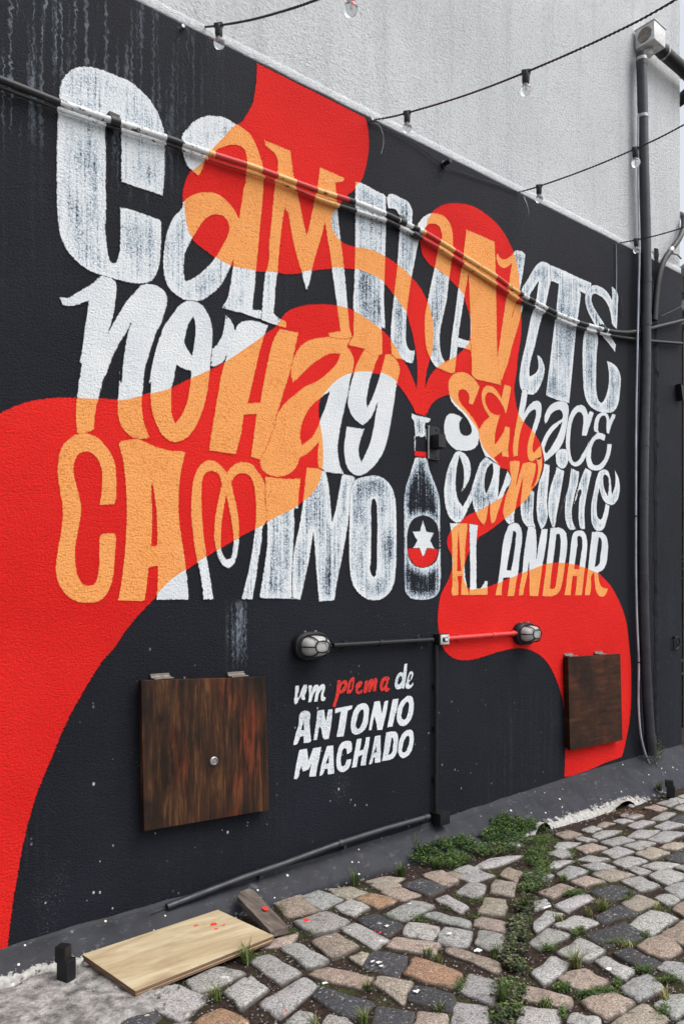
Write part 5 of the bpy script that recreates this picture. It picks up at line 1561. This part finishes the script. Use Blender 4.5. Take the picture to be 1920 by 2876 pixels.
# ------------------------------------------------------------------ things on the ground
def sheet_of_ply(corners, z_off, thick, label, splats=()):
    root = empty('plywood_sheet', sum(corners, Vector()) / 4, label, 'plywood', 'plywood sheets stacked by the wall')
    top = [p + Vector((0, 0, z_off)) for p in corners]
    mb = MB()
    mb.slab(top, (0, 0, -thick), bev=0.0012)
    o = mb.build('board', [M['plywood'], M['ply_edge']], root)
    for p in o.data.polygons:
        if abs(p.normal.z) < 0.6:
            p.material_index = 1
    for (u, v, r, s) in splats:
        c = top[0].lerp(top[1], u).lerp(top[3].lerp(top[2], u), v)
        nrm = (top[1] - top[0]).cross(top[3] - top[0]).normalized()
        if nrm.z < 0:
            nrm = -nrm
        pts = [c + nrm * 0.0012 + Vector((math.cos(w) * r * s * (1 + 0.35 * mnoise.noise(Vector((w, u * 9, v * 9)))), math.sin(w) * r * (1 + 0.35 * mnoise.noise(Vector((w * 2, v * 9, 1)))), 0)) for w in [2 * math.pi * i / 14 for i in range(14)]]
        slope = lambda p: c.z + nrm * 0.0012 if False else None
        ax = (top[1] - top[0]).normalized()
        ay = nrm.cross(ax)
        pts = [c + nrm * 0.0012 + ax * ((p - c).x) + ay * ((p - c).y) for p in pts]
        mesh('paint_splash', pts, [tuple(range(14))], M['red_splat'], root)
    return root
PC = [(231.5, 2680), (612, 2554.6), (770, 2628), (381, 2784)]
zz = [0.062, 0.062, 0.036, 0.036]
cor = [GP(x, y, z) for (x, y), z in zip(PC, zz)]
low = [p + Vector((random.uniform(-0.012, 0.008), random.uniform(-0.010, 0.006), 0)) for p in cor]
sheet_of_ply(low, -0.0145, 0.0115, 'lower plywood sheet of the stack lying against the skirt, only its edge showing')
sheet_of_ply(cor, 0.0, 0.0125, 'upper pale plywood sheet spotted with red paint, on top of the stack', ((0.83, 0.30, 0.013, 1.3), (0.80, 0.42, 0.006, 1.5), (0.735, 0.20, 0.006, 2.0), (0.87, 0.40, 0.005, 1.8)))
top = [GP(667, 2518, 0.088), GP(675, 2503, 0.098), GP(698, 2495, 0.105), GP(712, 2499, 0.105), GP(811, 2603, 0.040), GP(759, 2616, 0.040)]
root = empty('wooden_plank', GP(760, 2590, 0), 'short weathered grey plank with a cut corner, leaning on the skirt by the plywood', 'plank')
mb = MB()
mb.slab(top, (0.0, 0.002, -0.030), bev=0.002)
mb.build('board', M['plank'], root)
c = (top[2] + top[3] + top[4] + top[4] + top[4]) / 5 + Vector((-0.03, -0.0, 0.0))
nrm = (top[4] - top[3]).cross(top[5] - top[3]).normalized()
if nrm.z < 0:
    nrm = -nrm
f0 = GP(745, 2553, 0.071)
ax = (top[4] - top[3]).normalized()
ay = nrm.cross(ax)
f0 = f0 - nrm * ((f0 - top[4]).dot(nrm)) + nrm * 0.0015
mesh('paint_splash', [f0 + (ax * math.cos(w) * 0.018 + ay * math.sin(w) * 0.013) * (1 + 0.3 * mnoise.noise(Vector((math.cos(w) * 2, math.sin(w) * 2, 4)))) for w in [2 * math.pi * i / 16 for i in range(16)]], [tuple(range(16))], M['red_splat'], root)

def post(px, py, h, w, label):
    c = GP(px, py, 0.0)
    root = empty('post_stub', c, label, 'post', 'sawn-off steel posts at the wall foot')
    mb = MB()
    mb.box(c + Vector((0, 0, h * 0.31)), (w, w, h * 0.70), rz=0.5, bev=0.003)
    mb.build('post_base', M['black_metal'], root)
    mb = MB()
    mb.box(c + Vector((-0.010, 0.008, h * 0.80)), (w * 0.86, w * 0.9, h * 0.42), rz=0.62, bev=0.003)
    mb.build('post_head', M['black_metal'], root)
    return root
post(187, 2762, 0.150, 0.052, 'sawn-off black steel post standing on the pale cement patch')
post(1882, 2236, 0.120, 0.060, 'sawn-off black steel post on the ground near the downpipe foot')

# cigarette end
mb = MB()
a, b = GP(1524, 2551, 0.012), GP(1545, 2544, 0.012)
mb.tube([a, b], 0.0042, 8)
tag(mb.build('cigarette_end', M['white_plastic'], None, True), 'white cigarette end lying on the cobbles beside the weed strip', 'cigarette end')

# paint drips on the stones
def drip(px, py, r, mat, seed):
    c = GP(px, py, 0.009)
    n = 12
    pts = [c + Vector((math.cos(w) * r * 1.25, math.sin(w) * r * 0.9, 0)) * (0.8 + 0.75 * mnoise.noise(Vector((math.cos(w) * 1.7 + seed, math.sin(w) * 1.7, seed)))) for w in [2 * math.pi * i / n for i in range(n)]]
    mesh('paint_splash', pts, [tuple(range(n))], M[mat], pave)
for i, (px, py, r, mt) in enumerate([(862, 2583, 0.020, 'red_splat'), (880, 2591, 0.008, 'red_splat'), (922, 2593, 0.006, 'red_splat'), (1067, 2619, 0.009, 'red_splat'), (1053, 2614, 0.005, 'red_splat'), (803, 2840, 0.007, 'red_splat'), (893, 2569, 0.004, 'red_splat'),
                          (1086, 2600, 0.013, 'white_splat'), (1262, 2622, 0.016, 'white_splat'), (1342, 2668, 0.020, 'white_splat'), (1045, 2700, 0.010, 'white_splat'), (1063, 2702, 0.012, 'white_splat'), (1070, 2712, 0.008, 'white_splat'), (1168, 2783, 0.014, 'white_splat'), (912, 2760, 0.012, 'white_splat'), (983, 2612, 0.006, 'white_splat'), (1150, 2538, 0.010, 'white_splat'), (1710, 2720, 0.014, 'white_splat')]):
    drip(px, py, r, mt, i * 1.7)

# weeds -------------------------------------------------------------
def leaves(name, items, mat):
    """items: (pos, size, tint, up-tilt); each a small folded leaf"""
    v, f, t = [], [], []
    for (p, s, ti, k) in items:
        a = random.uniform(0, 2 * math.pi)
        d = Vector((math.cos(a), math.sin(a), random.uniform(-0.3, 0.7) * k))
        e = Vector((-math.sin(a), math.cos(a), random.uniform(-0.25, 0.25)))
        b = len(v)
        fold = Vector((0, 0, s * 0.18))
        v += [p, p + d * s * 0.5 + e * s * 0.42 + fold, p + d * s, p + d * s * 0.5 - e * s * 0.42 + fold]
        f += [(b, b + 1, b + 2), (b, b + 2, b + 3)]
        t += [ti] * 4
    o = mesh(name, v, f, M[mat], None)
    at = o.data.attributes.new('tint', 'FLOAT', 'POINT')
    at.data.foreach_set('value', np.array(t, np.float32))
    return o
def skirt_z(x, y):
    o_ = float(skirt_out(x))
    if y < -o_ or x > XC:
        return 0.0
    return float(skirt_top(x)) * (1 - min(1, max(0, -y / o_))) ** 1.25 + 0.012
def GS(px, py):
    z = 0.0
    for _ in range(14):
        p = GP(px, py, z)
        z = 0.5 * z + 0.5 * skirt_z(p.x, p.y)
    return GP(px, py, z)
R_ = VIEW['R']
def rp(x, y):
    return R_[0] + x / R_[2], R_[1] + y / R_[2]
rnd = random.Random(5)
strip = [(850, 300, 60, 1.0), (880, 345, 72, 1.0), (895, 400, 80, 1.0), (895, 460, 72, 1.0), (900, 520, 80, 1.0), (890, 570, 72, 0.9), (850, 620, 55, 0.7), (830, 690, 48, 0.45), (815, 760, 48, 0.35), (805, 830, 52, 0.3), (790, 900, 62, 0.4), (785, 980, 68, 0.45), (770, 1060, 68, 0.55), (755, 1140, 66, 0.7), (742, 1230, 72, 0.8)]
green, dull = [], []
for k in range(8600):
    f = rnd.random() ** 1.15 * (len(strip) - 1)
    i = min(int(f), len(strip) - 2)
    g = f - i
    cx_, cy_, w_, gr = (strip[i][q] * (1 - g) + strip[i + 1][q] * g for q in range(4))
    x, y = rp(cx_ + rnd.gauss(0, 0.46) * w_, cy_ + rnd.uniform(-20, 20))
    p = GS(x, y)
    hgt = max(0, 0.05 - 0.02 * abs(rnd.gauss(0, 1))) * rnd.random() * (0.7 if f < 6 else 0.45)
    cl = mnoise.noise(Vector((p.x * 9, p.y * 9, 0)))
    p.z = max(p.z, -0.012) + hgt
    if cl < (-0.02 if f > 5.5 else -0.22) - 0.1 * rnd.random():
        continue
    if rnd.random() < gr + 0.35 * cl:
        green.append((p, rnd.uniform(0.007, 0.014), min(1, max(0, 0.45 + 0.5 * cl + rnd.uniform(-0.3, 0.35) + hgt * 4)), 1))
    else:
        dull.append((p, rnd.uniform(0.012, 0.024), rnd.random() ** 1.3, 0.5))
patch = np.array([(300, 480), (350, 425), (450, 392), (560, 372), (670, 350), (690, 300), (740, 262), (800, 300), (860, 330), (830, 400), (760, 450), (640, 462), (520, 515), (400, 505)], float)
for k in range(9000):
    q = (rnd.uniform(290, 870), rnd.uniform(255, 525))
    if not inside(np.array([q]), patch)[0]:
        continue
    p = GS(*rp(*q))
    cl = mnoise.noise(Vector((p.x * 10, p.y * 10, 3)))
    if cl < -0.22:
        continue
    h = rnd.random() * (0.035 + 0.03 * cl)
    p.z = max(p.z, 0.0) + h
    green.append((p, rnd.uniform(0.011, 0.019), min(1, max(0, 0.5 + 0.5 * cl + rnd.uniform(-0.3, 0.3))), 1))
# creeping stems up the skirt and scraps in the joints
for (x0, y0, x1, y1) in ((720, 360, 680, 285), (770, 330, 750, 265), (820, 330, 800, 268), (740, 340, 700, 300)):
    for k in range(150):
        f = rnd.random()
        p = GS(*rp(x0 + (x1 - x0) * f + rnd.gauss(0, 5), y0 + (y1 - y0) * f + rnd.gauss(0, 5)))
        p.z = p.z + rnd.random() * 0.015
        green.append((p, rnd.uniform(0.008, 0.014), rnd.uniform(0.4, 1), 1))
for (zx, zy, sx, sy, n) in ((640, 700, 90, 22, 420), (700, 1010, 30, 22, 120), (640, 1040, 40, 40, 160), (420, 1170, 70, 30, 260), (900, 1540, 130, 26, 420), (540, 1500, 60, 26, 420), (760, 1560, 90, 22, 240), (1000, 1470, 40, 30, 150), (1240, 1060, 50, 20, 140), (1230, 1350, 70, 22, 240), (620, 360, 30, 26, 140), (1010, 1120, 130, 16, 160), (1440, 1430, 120, 30, 260), (1390, 1690, 60, 50, 140), (540, 1720, 30, 60, 130), (380, 1640, 60, 16, 80), (870, 640, 40, 12, 80), (560, 580, 30, 16, 80), (1080, 750, 40, 14, 60), (650, 450, 40, 8, 60), (780, 520, 40, 8, 50)):
    vw = VIEW['z']
    for k in range(n):
        p = GP(vw[0] + (zx + rnd.gauss(0, 0.5) * sx) / vw[2], vw[1] + (zy + rnd.gauss(0, 0.5) * sy) / vw[2], 0)
        p.z = -0.008 + rnd.random() * 0.022
        green.append((p, rnd.uniform(0.006, 0.011), rnd.uniform(0.2, 1), 1))
for (zx, zy, sx, sy, n) in ((1290, 640, 40, 50, 120), (1390, 110, 60, 30, 120), (1270, 95, 30, 14, 60), (1200, 160, 40, 14, 60), (1040, 215, 70, 24, 120), (1370, 215, 60, 14, 80), (870, 220, 40, 18, 60), (200, 170, 40, 30, 60), (390, 310, 60, 20, 60)):
    vw = VIEW['Z']
    for k in range(n):
        p = GP(vw[0] + (zx + rnd.gauss(0, 0.5) * sx) / vw[2], vw[1] + (zy + rnd.gauss(0, 0.5) * sy) / vw[2], 0)
        p.z = -0.008 + rnd.random() * 0.02
        green.append((p, rnd.uniform(0.005, 0.010), rnd.uniform(0.2, 1), 1))
# foot of the downpipe
for k in range(700):
    p = PT(1845 + rnd.gauss(0, 13), 2120 + rnd.gauss(0, 22), rnd.uniform(0.01, 0.10))
    (green if rnd.random() < 0.45 else dull).append((p, rnd.uniform(0.008, 0.014), rnd.random(), 1))
tag(leaves('clover_cover', green, 'clover'), 'low green clover and weeds in the open joint and along the skirt', 'weeds', None, 'stuff')
tag(leaves('dry_ground_cover', dull, 'litter'), 'dull grey green creeping leaves along the open joint', 'weeds', None, 'stuff')
rl = [(GP(*rp(1320 + rnd.gauss(0, 45), 258 + rnd.gauss(0, 8)), 0.012) + Vector((0, 0, rnd.random() * 0.01)), rnd.uniform(0.012, 0.03), rnd.random(), 0.8) for k in range(60)]
tag(leaves('dead_leaves', rl, 'rust_leaf'), 'rust brown dead leaves swept against the worn skirt foot', 'leaves', None, 'stuff')

def tuft(px, py, n, L, spread, dry, label):
    c = GS(px, py)
    c.z -= 0.006
    v, f, t = [], [], []
    for k in range(n):
        a = random.uniform(0, 2 * math.pi)
        d = Vector((math.cos(a), math.sin(a), 0))
        s = Vector((-d.y, d.x, 0))
        l = L * random.uniform(0.5, 1.1)
        ln = random.uniform(0.25, 1.0) * spread
        base = c + Vector((random.gauss(0, 0.010), random.gauss(0, 0.010), 0))
        w = random.uniform(0.0018, 0.0036)
        ti = min(1, max(0, random.gauss(dry, 0.25)))
        b = len(v)
        for j in range(4):
            u = j / 3
            p = base + d * l * ln * u * u + Vector((0, 0, l * (u - 0.42 * ln * u * u)))
            ww = w * (1 - 0.92 * u)
            v += [p - s * ww, p + s * ww]
        for j in range(3):
            f.append((b + 2 * j, b + 2 * j + 1, b + 2 * j + 3, b + 2 * j + 2))
        t += [ti] * 8
    o = mesh('grass_tuft', v, f, M['grass'], None)
    at = o.data.attributes.new('tint', 'FLOAT', 'POINT')
    at.data.foreach_set('value', np.array(t, np.float32))
    return tag(o, label, 'grass tuft', 'grass tufts between the cobbles')
zv, Zv = VIEW['z'], VIEW['Z']
zp = lambda x, y: (zv[0] + x / zv[2], zv[1] + y / zv[2])
Zp = lambda x, y: (Zv[0] + x / Zv[2], Zv[1] + y / Zv[2])
TG = 'small straw and green grass tuft growing in a cobble joint'
for (pp, n, L, s, dry) in ((zp(870, 830), 70, 0.075, 1.0, 0.6), (zp(650, 1310), 80, 0.095, 1.0, 0.65), (zp(1340, 835), 45, 0.055, 1.0, 0.75), (zp(510, 920), 36, 0.05, 1.0, 0.6), (zp(410, 1640), 30, 0.05, 1.0, 0.4), (zp(1400, 1590), 40, 0.06, 1.0, 0.8), (zp(760, 870), 30, 0.05, 1.0, 0.5), (zp(1060, 1140), 30, 0.04, 1.0, 0.8),
                          (Zp(720, 650), 34, 0.05, 1.0, 0.5), (Zp(700, 850), 50, 0.06, 1.1, 0.5), (Zp(1150, 480), 50, 0.05, 1.1, 0.5), (Zp(1500, 450), 55, 0.07, 0.8, 0.3), (Zp(390, 880), 30, 0.05, 1.0, 0.55), (Zp(1160, 780), 24, 0.04, 1.0, 0.4), (Zp(1090, 440), 26, 0.05, 1.0, 0.35), (zp(530, 590), 24, 0.05, 0.8, 0.4), (zp(1100, 715), 22, 0.045, 0.8, 0.35)):
    tuft(pp[0], pp[1], n, L, s, dry, TG)
qv = VIEW['Q']
tuft(qv[0] + 1130 / qv[2], qv[1] + 690 / qv[2], 70, 0.10, 1.0, 0.45, 'grass tuft sprouting at the front edge of the plywood stack')
tuft(qv[0] + 995 / qv[2], qv[1] + 860 / qv[2], 60, 0.075, 1.0, 0.55, 'bushy grass tuft in front of the plywood stack')
for (x, y, n, L, lab) in ((60, 580, 60, 0.10, 'dark grass tuft at the foot of the skirt between plank and clover'), (270, 540, 80, 0.09, 'wide grass tuft at the near end of the clover patch'), (430, 500, 90, 0.05, 'straw coloured dry grass tuft along the front of the clover patch'), (345, 420, 8, 0.17, 'few long weed blades rising from the clover patch'), (740, 1120, 40, 0.12, 'long grass tuft in the open joint'), (845, 690, 34, 0.13, 'dark green long leaved tuft in the middle of the open joint'), (1452, 150, 60, 0.10, 'scruffy grass tuft at the end of the pale cable')):
    tuft(*rp(x, y), n, L, 0.8, 0.25, lab)

# rubble
def pebble(px, py, r, mat, seed, z=0.0):
    c = GP(px, py, z)
    bm = bmesh.new()
    bmesh.ops.create_icosphere(bm, subdivisions=2, radius=1)
    for v in bm.verts:
        k = 1 + 0.35 * mnoise.noise(v.co * 1.3 + Vector((seed, 0, 0)))
        v.co = Vector((v.co.x * 1.25, v.co.y, v.co.z * 0.6)) * r * k + c + Vector((0, 0, r * 0.4))
    bm.verts.index_update()
    o = mesh('rubble_stone', [v.co.copy() for v in bm.verts], [[v.index for v in f.verts] for f in bm.faces], M[mat], None, False)
    bm.free()
    return o
for i, (x, y, r, lab) in enumerate(((1834, 2196, 0.022, 'pale flat rubble piece'), (1832, 2210, 0.028, 'grey flat rubble piece'), (1848, 2226, 0.034, 'long grey rubble piece'), (1832, 2236, 0.018, 'white rubble piece'), (1771, 2268, 0.024, 'white rubble lump under the hollow skirt foot'), (1865, 2228, 0.012, 'small white pebble'))):
    o = pebble(x, y, r, 'cement', i * 3.3)
    tag(o, lab + (' beside the sawn-off post near the downpipe' if 'hollow' not in lab else ''), 'rubble', 'rubble at the downpipe foot')
crumb_v, crumb_f = [], []
rnd = random.Random(21)
for k in range(420):
    if k < 190:
        x, y = rnd.uniform(0.55, 1.5), -rnd.uniform(0.08, 0.75)
    elif k < 300:
        x = rnd.uniform(1.1, 2.0)
        y = -float(skirt_out(x)) - rnd.uniform(-0.03, 0.03)
    else:
        x = rnd.uniform(2.0, 6.0)
        y = -float(skirt_out(x)) - abs(rnd.gauss(0, 0.06))
    r = rnd.uniform(0.003, 0.011)
    c = Vector((x, y, 0.004 + (0.012 if y > -0.6 and x < 1.45 else 0)))
    b = len(crumb_v)
    crumb_v += [c + Vector((rnd.uniform(0.6, 1.2) * r, 0, 0)), c + Vector((-rnd.uniform(0.6, 1.2) * r, 0, 0)), c + Vector((0, rnd.uniform(0.6, 1.2) * r, 0)), c + Vector((0, -rnd.uniform(0.6, 1.2) * r, 0)), c + Vector((0, 0, r * 0.8)), c + Vector((0, 0, -r))]
    crumb_f += [tuple(b + q for q in t_) for t_ in ((0, 2, 4), (2, 1, 4), (1, 3, 4), (3, 0, 4), (2, 0, 5), (1, 2, 5), (3, 1, 5), (0, 3, 5))]
tag(mesh('cement_crumbs', crumb_v, crumb_f, M['cement'], None), 'crumbs of cement along the skirt foot', 'crumbs', None, 'stuff')

# grit in the joints
gr_v, gr_f = [], []
for k in range(5200):
    px, py = rnd.uniform(380, 1930), rnd.uniform(2330, 2890)
    p = GP(px, py, -0.009)
    if p.y > -float(skirt_out(p.x)) or p.x < 1.3:
        continue
    r = rnd.uniform(0.0018, 0.0052)
    b = len(gr_v)
    gr_v += [p + Vector((r * rnd.uniform(0.7, 1.3), 0, 0)), p + Vector((-r * rnd.uniform(0.7, 1.3), r * 0.3, 0)), p + Vector((0, r, 0)), p + Vector((0, -r, 0)), p + Vector((0, 0, r * 0.9)), p + Vector((0, 0, -r))]
    gr_f += [tuple(b + q for q in t_) for t_ in ((0, 2, 4), (2, 1, 4), (1, 3, 4), (3, 0, 4), (2, 0, 5), (1, 2, 5), (3, 1, 5), (0, 3, 5))]
tag(mesh('joint_grit', gr_v, gr_f, M['cement'], None), 'pale grit lying in the soil joints between the cobbles', 'grit', None, 'stuff')

# ------------------------------------------------------------------ beyond the corner
shed = empty('shed', (11, 3, 0), 'dark shed with corrugated roof standing behind the building corner', 'shed')
mb = MB()
mb.box((12.2, 3.6, 2.3), (7.0, 5.0, 4.6))
mb.build('shed_wall', plain('dark brown shed boards', (0.020, 0.014, 0.012), 0.8, var=0.4), shed)
cv, cf = [], []
for i in range(81):
    y = 0.9 + 5.4 * i / 80
    z = 5.22 + 0.03 * math.cos(i * math.pi / 2 * 1.0)
    cv += [(8.4, y, z), (16.0, y, z + 0.5), (16.0, y, z + 0.47), (8.4, y, z - 0.03)]
for i in range(80):
    a = i * 4
    cf += [(a, a + 1, a + 5, a + 4), (a + 3, a + 7, a + 6, a + 2), (a, a + 4, a + 7, a + 3)]
mesh('corrugated_roof', cv, cf, M['grey'], shed)
mb = MB()
mb.box((8.75, 3.6, 4.90), (0.06, 5.2, 0.10))
mb.box((8.75, 3.6, 4.70), (0.05, 5.2, 0.05))
mb.build('fascia', M['grey'], shed)
iv = [(Vector((8.64 + rnd.gauss(0, 0.05), 1.0 + rnd.random() * 4.5, 0.2 + rnd.random() * 2.8)), rnd.uniform(0.05, 0.1), rnd.random(), 1) for k in range(1600)]
tag(leaves('ivy', iv, 'clover'), 'dark ivy climbing the shed behind the corner', 'ivy', None, 'stuff')
